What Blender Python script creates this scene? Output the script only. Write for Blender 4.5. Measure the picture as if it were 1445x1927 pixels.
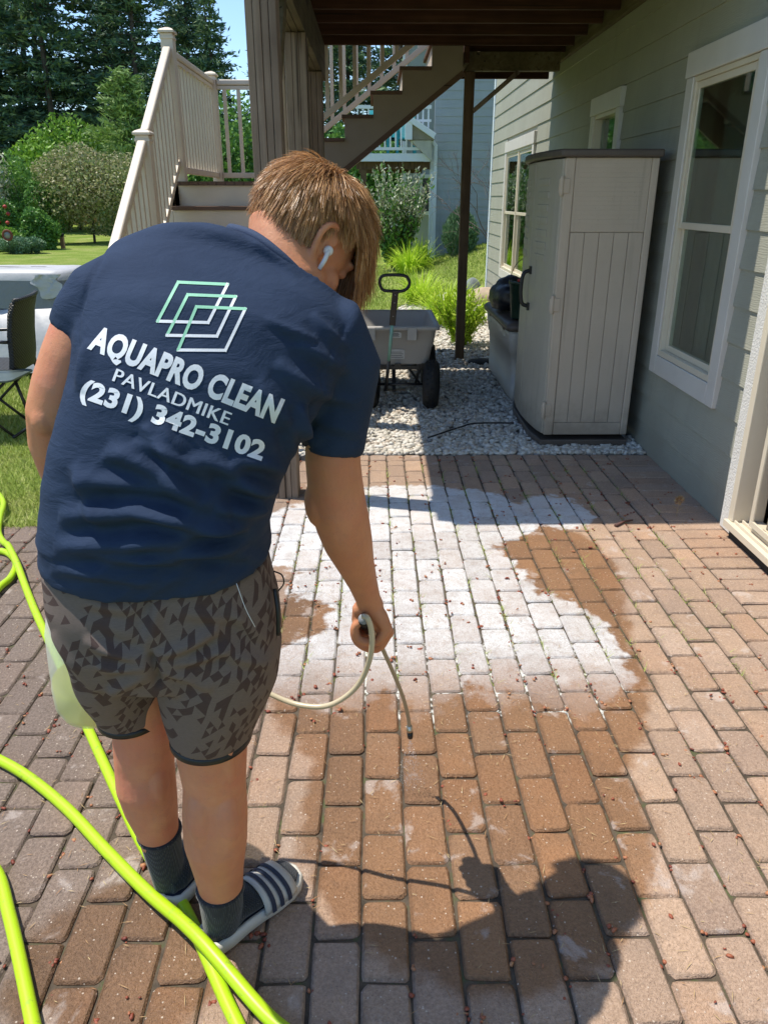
import bpy, bmesh, math, random
import numpy as np
from mathutils import Vector, Matrix
from mathutils.bvhtree import BVHTree
R=math.radians
random.seed(7); rng=np.random.default_rng(7)
S=bpy.context.scene
for o in list(bpy.data.objects): bpy.data.objects.remove(o)
# ---------------------------------------------------------------- camera
F=1440.0; TH=R(22.3); YAW=R(0.68); EYE=1.55
cam=bpy.data.cameras.new('camera'); cob=bpy.data.objects.new('camera',cam); S.collection.objects.link(cob)
cob.location=(0,0,EYE); cob.rotation_euler=(R(90)-TH,0,-YAW)
cam.sensor_fit='HORIZONTAL'; cam.sensor_width=36; cam.lens=36*F/1445; cam.clip_end=600; cam.clip_start=0.05
S.camera=cob
# ---------------------------------------------------------------- world, sun, exposure
SUNV=Vector((-0.41,0.10,1.0)).normalized()
el=math.asin(SUNV.z); az=math.atan2(SUNV.x,SUNV.y)
W=bpy.data.worlds.new('World'); S.world=W; W.use_nodes=True
nt=W.node_tree; nt.nodes.clear()
sky=nt.nodes.new('ShaderNodeTexSky'); sky.sky_type='NISHITA'; sky.sun_disc=False
sky.sun_elevation=el; sky.sun_rotation=az; sky.air_density=1.0; sky.dust_density=0.1; sky.ozone_density=5.0
bg=nt.nodes.new('ShaderNodeBackground'); bg.inputs[1].default_value=0.14
wo=nt.nodes.new('ShaderNodeOutputWorld'); nt.links.new(sky.outputs[0],bg.inputs[0]); nt.links.new(bg.outputs[0],wo.inputs[0])
sl=bpy.data.lights.new('sun','SUN'); sl.energy=3.6; sl.angle=R(0.53); sl.color=(1,0.94,0.84)
so=bpy.data.objects.new('sun',sl); S.collection.objects.link(so); so.rotation_euler=SUNV.to_track_quat('Z','Y').to_euler(); so.location=(-6,2,12)
S.view_settings.view_transform='Standard'; S.view_settings.look='None'; S.view_settings.exposure=0.66; S.view_settings.gamma=1
S.view_settings.use_curve_mapping=False
# ---------------------------------------------------------------- photo measurements -> points in the place
_f=np.array([math.sin(YAW)*math.cos(TH),math.cos(YAW)*math.cos(TH),-math.sin(TH)])
_r=np.array([math.cos(YAW),-math.sin(YAW),0.0]); _u=np.cross(_r,_f); _O=np.array([0,0,EYE])
def ray(px,py): return _f+_r*(px-722.5)/F-_u*(py-963.5)/F
def G(px,py,z=0.0):
    d=ray(px,py); return _O+d*((z-EYE)/d[2])
def AY(px,py,Y):
    d=ray(px,py); return _O+d*(Y/d[1])
def AX(px,py,X):
    d=ray(px,py); return _O+d*(X/d[0])
def PJ(p):
    v=np.asarray(p,float)-_O; c=v@_f; return 722.5+F*(v@_r)/c, 963.5-F*(v@_u)/c, c
# ---------------------------------------------------------------- objects
def link(o): S.collection.objects.link(o); return o
def tag(o,label=None,cat=None,group=None,kind=None):
    if label: o['label']=label
    if cat: o['category']=cat
    if group: o['group']=group
    if kind: o['kind']=kind
    return o
def thing(name,label,cat,loc=(0,0,0),rz=0,group=None):
    o=bpy.data.objects.new(name,None); o.empty_display_size=.1; o.location=loc; o.rotation_euler=(0,0,rz); link(o)
    return tag(o,label,cat,group)
def wloc(o):
    v=Vector((0,0,0))
    while o is not None: v+=o.location; o=o.parent
    return v
def np_mesh(name,V,Fc,mats=None,smooth=False,mi=None):
    """V (n,3); Fc (m,k) all the same k"""
    V=np.asarray(V,np.float32); Fc=np.asarray(Fc,np.int32); k=Fc.shape[1]; m=len(Fc)
    me=bpy.data.meshes.new(name); me.vertices.add(len(V)); me.vertices.foreach_set('co',V.ravel())
    me.loops.add(m*k); me.loops.foreach_set('vertex_index',Fc.ravel())
    me.polygons.add(m); me.polygons.foreach_set('loop_start',np.arange(m,dtype=np.int32)*k)
    me.polygons.foreach_set('loop_total',np.full(m,k,np.int32))
    if smooth: me.polygons.foreach_set('use_smooth',np.ones(m,bool))
    if mi is not None: me.polygons.foreach_set('material_index',np.asarray(mi,np.int32))
    me.update(calc_edges=True)
    for x in (mats or []): me.materials.append(x)
    return me
class MB:
    def __init__(s): s.v=[]; s.f=[]; s.sm=[]
    def add(s,vs,fs,smooth=False):
        n=len(s.v); s.v+= [tuple(map(float,v)) for v in vs]; s.f+=[tuple(i+n for i in f) for f in fs]; s.sm+=[smooth]*len(fs); return s
    def box(s,x0,x1,y0,y1,z0,z1):
        v=[(x,y,z) for z in (z0,z1) for y in (y0,y1) for x in (x0,x1)]
        return s.add(v,[(0,2,3,1),(4,5,7,6),(0,1,5,4),(2,6,7,3),(0,4,6,2),(1,3,7,5)])
    def obox(s,c,size,M=None):
        hx,hy,hz=[q/2 for q in size]; M=M or Matrix.Identity(3); c=Vector(c)
        v=[c+M@Vector((x,y,z)) for z in (-hz,hz) for y in (-hy,hy) for x in (-hx,hx)]
        return s.add(v,[(0,2,3,1),(4,5,7,6),(0,1,5,4),(2,6,7,3),(0,4,6,2),(1,3,7,5)])
    def bar(s,a,b,w,h,up=(0,0,1)):
        """rectangular bar from a to b; w across, h along up"""
        a=Vector(a);b=Vector(b);d=(b-a);L=d.length;d.normalize();up=Vector(up)
        sx=d.cross(up)
        if sx.length<1e-4: sx=d.cross(Vector((0,1,0)))
        sx.normalize(); uz=sx.cross(d); M=Matrix((sx,d,uz)).transposed()
        return s.obox((a+b)/2,(w,L,h),M)
    def prism(s,poly,axis,d0,d1):
        """poly: 2D points; axis 'x': (y,z) pts; 'y': (x,z); 'z': (x,y)"""
        n=len(poly)
        def p3(p,d): return {'x':(d,p[0],p[1]),'y':(p[0],d,p[1]),'z':(p[0],p[1],d)}[axis]
        v=[p3(p,d0) for p in poly]+[p3(p,d1) for p in poly]
        fs=[tuple(range(n))[::-1],tuple(range(n,2*n))]+[(i,(i+1)%n,(i+1)%n+n,i+n) for i in range(n)]
        return s.add(v,fs)
    def loft(s,rings,cap0=True,cap1=True,closed=True,smooth=True):
        n=len(rings[0]); v=[p for r in rings for p in r]; fs=[]
        for i in range(len(rings)-1):
            for j in range(n if closed else n-1):
                k=(j+1)%n; fs.append((i*n+j,i*n+k,(i+1)*n+k,(i+1)*n+j))
        if cap0: fs.append(tuple(range(n))[::-1])
        if cap1: fs.append(tuple(range((len(rings)-1)*n,len(rings)*n)))
        return s.add(v,fs,smooth)
    def tube(s,pts,r,n=10,cap=True,flat=None):
        pts=[Vector(p) for p in pts]; rs=r if hasattr(r,'__len__') else [r]*len(pts)
        rings=[];nv=None
        for i,p in enumerate(pts):
            t=(pts[min(i+1,len(pts)-1)]-pts[max(i-1,0)]).normalized()
            if nv is None:
                a=Vector((0,0,1)) if abs(t.z)<.9 else Vector((0,1,0)); nv=(a-t*a.dot(t)).normalized()
            else: nv=(nv-t*nv.dot(t)).normalized()
            b=t.cross(nv)
            rings.append([p+(nv*math.sin(2*math.pi*j/n)+b*math.cos(2*math.pi*j/n))*rs[i] for j in range(n)])
        return s.loft(rings,cap,cap)
    def lathe(s,prof,c=(0,0,0),n=24,M=None):
        c=Vector(c); M=M or Matrix.Identity(3)
        return s.loft([[c+M@Vector((r*math.cos(2*math.pi*j/n),r*math.sin(2*math.pi*j/n),z)) for j in range(n)] for r,z in prof])
    def ball(s,c,r,n=12,m=8,M=None):
        rx,ry,rz=r if hasattr(r,'__len__') else (r,r,r); M=M or Matrix.Identity(3); c=Vector(c)
        return s.loft([[c+M@Vector((rx*math.sin(a)*math.cos(2*math.pi*j/n),ry*math.sin(a)*math.sin(2*math.pi*j/n),-rz*math.cos(a))) for j in range(n)] for a in [math.pi*(i+.02)/(m+.04) if i<m+1 else 0 for i in range(m+1)]])
def build(m,name,mat,parent=None,bevel=0,seg=2,label=None,kind=None,autosm=False,tri=False):
    me=bpy.data.meshes.new(name); off=wloc(parent) if parent else Vector((0,0,0))
    me.from_pydata([Vector(v)-off for v in m.v],[],m.f)
    for p,sm in zip(me.polygons,m.sm): p.use_smooth=sm
    me.materials.append(mat); o=bpy.data.objects.new(name,me); link(o)
    if parent: o.parent=parent
    if bevel:
        b=o.modifiers.new('bevel','BEVEL'); b.width=bevel; b.segments=seg; b.limit_method='ANGLE'; b.angle_limit=R(35)
    if label: o['label']=label
    if kind: o['kind']=kind
    return o
def spline(pts,n=8):
    """Catmull-Rom through pts"""
    P=[np.asarray(p,float) for p in pts]; P=[2*P[0]-P[1]]+P+[2*P[-1]-P[-2]]; out=[]
    for i in range(1,len(P)-2):
        a,b,c,d=P[i-1:i+3]
        for k in range(n):
            t=k/n; out.append(.5*((2*b)+(c-a)*t+(2*a-5*b+4*c-d)*t*t+(3*b-3*c+d-a)*t**3))
    out.append(P[-2]); return out
# ---------------------------------------------------------------- materials
def hexc(h):
    c=[int(h[i:i+2],16)/255 for i in (0,2,4)]; return tuple(x/12.92 if x<.04045 else ((x+.055)/1.055)**2.4 for x in c)+(1,)
class NT:
    def __init__(s,name):
        s.m=bpy.data.materials.new(name); s.m.use_nodes=True; s.t=s.m.node_tree; s.t.nodes.clear()
        s.out=s.n('ShaderNodeOutputMaterial'); s.p=s.n('ShaderNodeBsdfPrincipled'); s.l(s.p.outputs[0],s.out.inputs[0])
    def n(s,ty,**kw):
        x=s.t.nodes.new(ty)
        for k,v in kw.items(): setattr(x,k,v)
        return x
    def l(s,a,b): s.t.links.new(a,b)
    def inp(s,sock,v):
        if isinstance(v,bpy.types.NodeSocket): s.l(v,sock)
        else: sock.default_value=v
    def math(s,op,a,b=0,c=0,clamp=False):
        x=s.n('ShaderNodeMath',operation=op,use_clamp=clamp); s.inp(x.inputs[0],a); s.inp(x.inputs[1],b)
        if op in('MULTIPLY_ADD','SMOOTH_MIN','WRAP','COMPARE'): s.inp(x.inputs[2],c)
        return x.outputs[0]
    def pos(s): return s.n('ShaderNodeNewGeometry').outputs['Position']
    def obj(s): return s.n('ShaderNodeTexCoord').outputs['Object']
    def scale(s,v,sc,loc=(0,0,0),rot=(0,0,0)):
        x=s.n('ShaderNodeMapping'); s.l(v,x.inputs[0]); x.inputs['Scale'].default_value=sc; x.inputs['Location'].default_value=loc; x.inputs['Rotation'].default_value=rot; return x.outputs[0]
    def noise(s,v,sc,det=3,rough=.55,dist=0,col=False):
        x=s.n('ShaderNodeTexNoise'); s.l(v,x.inputs['Vector']); x.inputs['Scale'].default_value=sc; x.inputs['Detail'].default_value=det; x.inputs['Roughness'].default_value=rough; x.inputs['Distortion'].default_value=dist
        return x.outputs['Color' if col else 'Fac']
    def ramp(s,f,stops,interp='LINEAR'):
        x=s.n('ShaderNodeValToRGB'); s.l(f,x.inputs[0]); x.color_ramp.interpolation=interp; e=x.color_ramp.elements
        while len(e)<len(stops): e.new(.5)
        for q,(p,c) in zip(e,stops): q.position=p; q.color=c if len(c)==4 else (*c,1)
        return x.outputs[0]
    def fr(s,f,a,b,lo=0.0,hi=1.0):
        x=s.n('ShaderNodeMapRange',interpolation_type='SMOOTHSTEP'); s.inp(x.inputs[0],f); x.inputs[1].default_value=a; x.inputs[2].default_value=b; x.inputs[3].default_value=lo; x.inputs[4].default_value=hi; return x.outputs[0]
    def mix(s,f,a,b,mode='MIX'):
        x=s.n('ShaderNodeMix',data_type='RGBA',blend_type=mode); s.inp(x.inputs[0],f); s.inp(x.inputs[6],a); s.inp(x.inputs[7],b); return x.outputs[2]
    def bump(s,h,st=.3,d=.01,prev=None):
        x=s.n('ShaderNodeBump'); s.l(h,x.inputs['Height']); x.inputs['Strength'].default_value=st; x.inputs['Distance'].default_value=d
        if prev is not None: s.l(prev,x.inputs['Normal'])
        s.l(x.outputs[0],s.p.inputs['Normal']); return x.outputs[0]
    def set(s,**kw):
        for k,v in kw.items(): s.inp(s.p.inputs[k.replace('_',' ')],v)
        return s.m
def plain(name,c,rough=.5,c2=None,sc=8,bsc=60,bst=.15,bd=.002,metal=0,spec=.5,coat=0):
    t=NT(name); v=t.pos() if False else t.obj(); c2=c2 or tuple(x*.8 for x in c[:3])+(1,)
    f=t.noise(v,sc,4); col=t.ramp(f,[(.3,c2),(.7,c)])
    if bst: t.bump(t.noise(v,bsc,3),bst,bd)
    return t.set(Base_Color=col,Roughness=rough,Metallic=metal,Specular_IOR_Level=spec)
def wood(name,cols,axis,rough=.75,sc=1.0,bst=.35):
    t=NT(name); v=t.obj(); q=[28,28,28]; q['xyz'.index(axis)]=1.6; w=t.scale(v,[x*sc for x in q])
    g=t.noise(w,1.0,5,.6,.6); g2=t.noise(v,3.0,3); f=t.math('MULTIPLY_ADD',g2,.45,t.math('MULTIPLY',g,.55))
    col=t.ramp(f,[(.25+i*.5/(len(cols)-1),c) for i,c in enumerate(cols)])
    crack=t.fr(t.noise(t.scale(v,[x*sc*(.35 if i=='xyz'.index(axis) else .9) for i,x in enumerate(q)],(3,1,2)),1.0,2,.5),.30,.36)
    col=t.mix(crack,t.mix(.75,col,(.02,.015,.01,1)),col)
    t.bump(g,bst,.004); return t.set(Base_Color=col,Roughness=rough,Specular_IOR_Level=.3)
M={}
M['cream']=plain('cream_paint',(.70,.60,.46,1),.45,(.62,.53,.41,1),5,90,.1)
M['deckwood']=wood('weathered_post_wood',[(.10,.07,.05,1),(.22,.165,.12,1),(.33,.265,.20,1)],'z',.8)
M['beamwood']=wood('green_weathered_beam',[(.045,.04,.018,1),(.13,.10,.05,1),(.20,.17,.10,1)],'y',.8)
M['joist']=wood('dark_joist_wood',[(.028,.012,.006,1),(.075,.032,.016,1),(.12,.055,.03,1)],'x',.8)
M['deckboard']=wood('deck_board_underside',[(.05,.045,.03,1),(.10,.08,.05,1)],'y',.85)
M['post_dark']=wood('brown_post_wood',[(.06,.035,.02,1),(.12,.075,.042,1),(.19,.13,.08,1)],'z',.8)
M['tread']=wood('brown_tread_wood',[(.10,.06,.04,1),(.19,.12,.085,1)],'x',.8)
M['stringer']=plain('tan_stringer_paint',(.33,.27,.20,1),.6,(.28,.225,.165,1),3,70,.15)
def siding_mat(name,c,c2,ax='y'):
    t=NT(name); v=t.pos(); w=t.scale(v,(14,3,60) if ax=='y' else (3,14,60))
    g=t.noise(w,1,5,.6,1.2); col=t.ramp(t.noise(v,2.5,4),[(.3,c2),(.7,c)])
    wv=t.n('ShaderNodeTexWave',bands_direction='Z'); t.l(t.scale(v,(1,2.2,6)),wv.inputs[0]); wv.inputs['Scale'].default_value=5; wv.inputs['Distortion'].default_value=9; wv.inputs['Detail'].default_value=3
    b=t.bump(wv.outputs['Fac'],.22,.003); t.bump(g,.25,.003,b)
    col=t.mix(t.math('MULTIPLY',g,.25),col,tuple(x*.7 for x in c2[:3])+(1,))
    sz=t.n('ShaderNodeSeparateXYZ'); t.l(v,sz.inputs[0]); dz=t.fr(t.math('MULTIPLY_ADD',t.noise(v,5,5,.65),-.5,sz.outputs[2]),.05,-.25,0,.35); col=t.mix(dz,col,(.17,.145,.11,1))
    rn=t.fr(t.noise(t.scale(v,(9,9,.8)),1,4,.6),.52,.75,0,.22); col=t.mix(rn,col,(.22,.21,.17,1))
    return t.set(Base_Color=col,Roughness=.62,Specular_IOR_Level=.35)
M['siding']=siding_mat('sage_siding',(.385,.38,.305,1),(.335,.33,.265,1))
M['nsiding']=siding_mat('neighbour_siding',(.40,.44,.46,1),(.35,.39,.41,1),'x')
M['trim']=plain('off_white_trim',(.66,.62,.56,1),.45,(.60,.56,.50,1),4,200,.3,.003)
M['trimtex']=plain('textured_white_trim',(.72,.70,.65,1),.5,(.65,.63,.58,1),10,90,.8,.006)
M['almond']=plain('almond_vinyl',(.68,.60,.46,1),.35,(.64,.56,.43,1),3,50,.05)
M['nwhite']=plain('neighbour_white_trim',(.76,.82,.86,1),.5,(.72,.78,.82,1))
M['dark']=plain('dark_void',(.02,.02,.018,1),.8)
def glass(name,tint,refl=1.0):
    t=NT(name); g=t.n('ShaderNodeBsdfGlossy'); g.inputs['Roughness'].default_value=.02; g.inputs[0].default_value=(.95,1,.98,1)
    tr=t.n('ShaderNodeBsdfTransparent'); tr.inputs[0].default_value=tint
    fz=t.n('ShaderNodeFresnel'); fz.inputs[0].default_value=1.6; mx=t.n('ShaderNodeMixShader')
    f=t.math('MULTIPLY_ADD',fz.outputs[0],1.1*refl,.10*refl,clamp=True); t.l(f,mx.inputs[0]); t.l(tr.outputs[0],mx.inputs[1]); t.l(g.outputs[0],mx.inputs[2]); t.l(mx.outputs[0],t.out.inputs[0]); return t.m
M['glass']=glass('window_glass',(.80,.88,.84,1),.75)
M['screen']=plain('insect_screen_grey',(.05,.05,.055,1),.7)
# ================================================================ GROUND
def smooth01(t): t=np.clip(t,0,1); return t*t*(3-2*t)
def gh(x,y):
    """height of the lawn"""
    x=np.asarray(x,float); y=np.asarray(y,float)
    h=.62*smooth01((x-.3)/3.2)*smooth01((y-9.5)/8)
    h=h+.10*smooth01((y-18)/10)*smooth01((x+4)/4)
    h=h+.62*smooth01((y-33)/12)*smooth01((3-x)/6)
    h=h+.9*smooth01((x-3.5)/6)*smooth01((y-12)/12)
    return h-.02
def paver_mat(name,kind):
    t=NT(name); p=t.pos(); sx=t.n('ShaderNodeSeparateXYZ'); t.l(p,sx.inputs[0]); X,Y=sx.outputs[0],sx.outputs[1]
    if kind=='field':
        c=t.math('FLOOR',t.math('DIVIDE',t.math('SUBTRACT',X,PX0),PW)); odd=t.math('PINGPONG',c,1)
        r=t.math('FLOOR',t.math('ADD',t.math('DIVIDE',t.math('SUBTRACT',Y,PY0),PL),t.math('MULTIPLY',odd,.5)))
    else:
        c=t.math('FLOOR',t.math('DIVIDE',Y,PW)); r=t.math('FLOOR',t.math('MULTIPLY',X,.1))
    cv=t.n('ShaderNodeCombineXYZ'); t.l(c,cv.inputs[0]); t.l(r,cv.inputs[1])
    wn=t.n('ShaderNodeTexWhiteNoise',noise_dimensions='2D'); t.l(cv.outputs[0],wn.inputs['Vector'])
    rnd=t.n('ShaderNodeSeparateColor'); t.l(wn.outputs['Color'],rnd.inputs[0])
    big=t.noise(p,3.2,4,.6); f=t.math('MULTIPLY_ADD',big,.35,t.math('MULTIPLY',rnd.outputs[0],.66))
    col=t.ramp(f,[(.12,(.39,.265,.19,1)),(.32,(.50,.335,.225,1)),(.5,(.56,.375,.245,1)),(.66,(.58,.35,.21,1)),(.85,(.52,.385,.29,1))])
    val=t.math('MULTIPLY_ADD',rnd.outputs[1],.30,.86)
    # aggregate: dark pits and pale stones
    n1=t.noise(p,260,2,.7); pit=t.fr(n1,.30,.44); col=t.mix(pit,t.mix(.5,col,(.09,.06,.05,1)),col)
    vo=t.n('ShaderNodeTexVoronoi'); t.l(p,vo.inputs['Vector']); vo.inputs['Scale'].default_value=150; vo.inputs['Randomness'].default_value=1
    vs=t.n('ShaderNodeSeparateColor'); t.l(vo.outputs['Color'],vs.inputs[0])
    st=t.math('MULTIPLY',t.math('LESS_THAN',vo.outputs['Distance'],t.math('MULTIPLY_ADD',vs.outputs[1],.30,.08)),t.math('GREATER_THAN',vs.outputs[0],.91))
    hs=t.n('ShaderNodeHueSaturation'); t.l(col,hs.inputs['Color']); t.l(val,hs.inputs['Value']); hs.inputs['Saturation'].default_value=1.0; col=hs.outputs[0]
    # older, greyer and dirtier bricks towards the lawn
    lf=t.fr(t.math('MULTIPLY_ADD',big,1.0,X),.65,-.55)
    g=t.n('ShaderNodeHueSaturation'); t.l(col,g.inputs['Color']); g.inputs['Saturation'].default_value=.68; g.inputs['Value'].default_value=.31
    col=t.mix(lf,col,g.outputs[0])
    if kind=='field':
        du=t.math('MULTIPLY',t.math('PINGPONG',t.math('DIVIDE',t.math('SUBTRACT',X,PX0),PW),.5),PW)
        dv=t.math('MULTIPLY',t.math('PINGPONG',t.math('ADD',t.math('DIVIDE',t.math('SUBTRACT',Y,PY0),PL),t.math('MULTIPLY',odd,.5)),.5),PL)
        ed=t.math('MINIMUM',du,dv); ed=t.math('MULTIPLY_ADD',t.math('SUBTRACT',t.noise(p,45,4,.65),.5),.030,ed)
        edge=t.fr(ed,.016,.004); col=t.mix(t.math('MULTIPLY',edge,.38),col,(.15,.11,.08,1))
    gr=t.noise(p,125,5,.75); col=t.mix(t.fr(gr,.36,.66,0,.55),t.mix(.42,col,(.13,.09,.07,1)),t.mix(.35,col,(.70,.53,.42,1)))
    mot=t.fr(t.noise(p,22,5,.7,.3),.5,.75); col=t.mix(t.math('MULTIPLY',mot,.26),col,(.17,.125,.10,1))
    mot2=t.fr(t.noise(p,6,4,.6,.5),.48,.68); col=t.mix(t.math('MULTIPLY',mot2,.22),col,(.20,.155,.125,1))
    # --- wet patch
    nv=t.noise(p,2.6,3,.55,0,True); nf=t.noise(p,14,4,.6)
    def ell(lst,soft,amp,nf_amp):
        acc=None
        dv=t.n('ShaderNodeVectorMath',operation='MULTIPLY_ADD'); t.l(nv,dv.inputs[0]); dv.inputs[1].default_value=(amp,amp,0); 
        av=t.n('ShaderNodeVectorMath',operation='SUBTRACT'); t.l(p,av.inputs[0]); av.inputs[1].default_value=(amp/2,amp/2,0); t.l(av.outputs[0],dv.inputs[2])
        for (x,y,a,b) in lst:
            mp=t.scale(dv.outputs[0],(1/a,1/b,0),(-x/a,-y/b,0)); ln=t.n('ShaderNodeVectorMath',operation='LENGTH'); t.l(mp,ln.inputs[0])
            q=t.math('SUBTRACT',1,ln.outputs['Value']); q=t.math('MULTIPLY',q,min(a,b)); acc=q if acc is None else t.math('MAXIMUM',acc,q)
        acc=t.math('MULTIPLY_ADD',t.math('SUBTRACT',nf,.5),nf_amp,acc)
        return t.fr(acc,-soft,soft)
    wet=ell(WET,.025,.22,.10)
    wm=t.mix(1,col,(.60,.44,.28,1),'MULTIPLY'); col=t.mix(t.math('MULTIPLY',wet,.9),col,wm)
    # pale stones
    col=t.mix(t.math('MULTIPLY',st,.75),col,(.62,.52,.42,1))
    # dried pale bloom
    bl=t.fr(t.math('ADD',t.noise(p,9,5,.62,.4),t.math('MULTIPLY',rnd.outputs[2],.16)),.70,.80)
    col=t.mix(t.math('MULTIPLY',bl,.45),col,(.56,.48,.43,1))
    # --- cleaner foam
    fm=ell(FOAM,.016,.17,.16); fe=t.math('MULTIPLY',t.fr(t.noise(p,170,4,.8),.32,.56,.50,1),t.fr(t.noise(p,26,5,.75),.30,.55,.66,1)); ft=t.fr(t.noise(p,9,4,.6),.3,.6,.78,1)
    fade=t.fr(Y,2.0,2.55,.10,1)
    pv=t.fr(rnd.outputs[2],0,.8,.80,1)
    fmm=t.math('MULTIPLY',t.math('MULTIPLY',fm,fe),t.math('MULTIPLY',t.math('MULTIPLY',ft,pv),fade))
    col=t.mix(t.math('MULTIPLY',fmm,.93),col,(.74,.745,.74,1))
    rg=t.math('SUBTRACT',.82,t.math('MULTIPLY',wet,.26))
    b=t.bump(n1,.9,.004); t.bump(t.noise(p,70,4,.7),.7,.007,b)
    return t.set(Base_Color=col,Roughness=rg,Specular_IOR_Level=.35)
PX0=float(G(767,1678)[0]); PW=float((G(1207,1709)[0]-G(767,1709)[0])/5); PL=.207; PY0=1.443
def gE(l,r_,t_,b_):
    a=G(l,(t_+b_)/2); b=G(r_,(t_+b_)/2); y0=G(700,b_)[1]; y1=G(700,t_)[1]
    return (float(a[0]+b[0])/2,float(y0+y1)/2,float(b[0]-a[0])/2,float(y1-y0)/2)
FOAM=[gE(625,945,965,1345),gE(930,1180,1120,1350),gE(820,1020,1000,1340),gE(530,1010,915,1045),gE(980,1110,935,1000),gE(480,700,945,1075),gE(500,740,1190,1335),gE(540,720,1065,1135)]
WET=[gE(480,1240,1000,1560),gE(560,1250,1300,1860),gE(850,1180,960,1250),gE(20,420,1650,2000)]
M['paver']=paver_mat('brick_paver','field'); M['paver_border']=paver_mat('border_paver','border')
# joint sand under the pavers
t=NT('joint_sand'); p=t.pos(); sx=t.n('ShaderNodeSeparateXYZ'); t.l(p,sx.inputs[0])
c=t.ramp(t.noise(p,18,4,.6),[(.3,(.035,.027,.018,1)),(.55,(.10,.075,.050,1)),(.66,(.08,.085,.035,1)),(.8,(.11,.15,.045,1))])
acc=None
for (x,y,a,b) in FOAM[:3]+FOAM[5:6]:
    mp=t.scale(p,(1/a,1/b,0),(-x/a,-y/b,0)); ln=t.n('ShaderNodeVectorMath',operation='LENGTH'); t.l(mp,ln.inputs[0])
    q=t.math('SUBTRACT',1.12,ln.outputs['Value']); acc=q if acc is None else t.math('MAXIMUM',acc,q)
fz=t.math('MULTIPLY',t.math('MULTIPLY',t.fr(acc,0,.1),t.fr(sx.outputs[1],2.6,2.4)),t.fr(t.noise(p,38,3),.46,.62,0,.75))
c=t.mix(fz,c,(.78,.78,.72,1)); t.bump(t.noise(p,200,3),.8,.004); M['joint']=t.set(Base_Color=c,Roughness=.95)
# lawn
t=NT('lawn_grass'); p=t.pos(); c=t.ramp(t.noise(p,.9,5,.6),[(.3,(.17,.25,.04,1)),(.5,(.26,.34,.065,1)),(.7,(.40,.41,.14,1))])
c=t.mix(t.fr(t.noise(p,40,3,.7),.35,.65,0,.7),c,t.mix(.5,c,(.04,.09,.015,1))); t.bump(t.noise(p,60,4,.7),1,.03); M['lawn']=t.set(Base_Color=c,Roughness=.95,Specular_IOR_Level=.1)
# one sheet to the horizon with a fine middle
xs=np.unique(np.concatenate([np.linspace(-260,-30,12),np.linspace(-30,14,90),np.linspace(14,260,12)])); ys=np.unique(np.concatenate([np.linspace(-60,-3,6),np.linspace(-3,50,110),np.linspace(50,380,16)]))
XX,YY=np.meshgrid(xs,ys); ZZ=gh(XX,YY)
inside=(XX>-4.6)&(XX<9)&(YY>-4)&(YY<3.9); ZZ=np.where(inside,np.minimum(ZZ,-.03),ZZ)
Vv=np.stack([XX,YY,ZZ],-1).reshape(-1,3); nx=len(xs); ii=np.arange((len(ys)-1)*nx).reshape(-1,nx)[:,:-1].ravel()
me=np_mesh('lawn',Vv,np.stack([ii,ii+1,ii+nx+1,ii+nx],-1),[M['lawn']],True); lawn=tag(link(bpy.data.objects.new('lawn',me)),kind='structure')
# patio
X_L=-4.4; X_R=1.785; Y_F=.35; Y_M=3.62; Y_B=4.76; X_S=-.66
m=MB(); m.prism([(X_L,Y_F),(X_R,Y_F),(X_R,Y_B),(X_S,Y_B),(X_S,Y_M),(X_L,Y_M)],'z',-.10,-.0080)
patio=tag(build(m,'patio',M['joint']),kind='structure')
def paver_verts(w,l,seed):
    r=random.Random(seed); h=.05; rc=.014; bv=.0055
    def ring(w,l,z,jit):
        pts=[]
        for cx,cy,a0 in ((w/2-rc,l/2-rc,0),(-w/2+rc,l/2-rc,90),(-w/2+rc,-l/2+rc,180),(w/2-rc,-l/2+rc,270)):
            for k in (0,1,2):
                a=R(a0+k*45); pts.append((cx+rc*math.cos(a),cy+rc*math.sin(a),z))
        return pts
    o=ring(w,l,-h,0); n=len(o)
    jt=[(r.uniform(-.0028,.0028),r.uniform(-.0032,.0032)) for _ in range(n)]
    a=[(x+j[0],y+j[1],-h) for (x,y,_),j in zip(o,jt)]; b=[(x+j[0],y+j[1],-bv) for (x,y,_),j in zip(o,jt)]
    c=[(x*(1-2*bv/w)+j[0]*.6,y*(1-2*bv/l)+j[1]*.6,r.uniform(-.0008,.0008)) for (x,y,_),j in zip(o,jt)]
    V=a+b+c; Fq=[(i,(i+1)%n,(i+1)%n+n,i+n) for i in range(n)]+[(i+n,(i+1)%n+n,(i+1)%n+2*n,i+2*n) for i in range(n)]
    return V,Fq,tuple(range(2*n,3*n))
cells=[]; c0=int(math.floor((X_L-PX0)/PW)); c=c0
while PX0+(c+1)*PW<X_R-.205:
    off=.5*(c%2); top=(Y_B-.115) if PX0+(c+.5)*PW>X_S else Y_M
    k=int(math.floor((Y_F-PY0)/PL))-1
    while True:
        y0=PY0+(k-off)*PL; y1=y0+PL; k+=1
        if y0>top-.03: break
        if y1<Y_F: continue
        y1=min(y1,top); 
        if y1-y0>.05: cells.append((PX0+(c+.5)*PW,(y0+y1)/2,PW,y1-y0,'paver'))
    if top>Y_M+.01: cells.append((PX0+(c+.5)*PW,Y_B-.1*0-.0575,PW,.115,'paver'))
    c+=1
xe=PX0+c*PW; k=0
while Y_F+k*PW+PW<Y_B+.03:
    yy=(math.floor(Y_F/PW)+k+.5)*PW; cells.append(((xe+X_R)/2,yy,X_R-xe,PW,'paver_border')); k+=1
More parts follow.
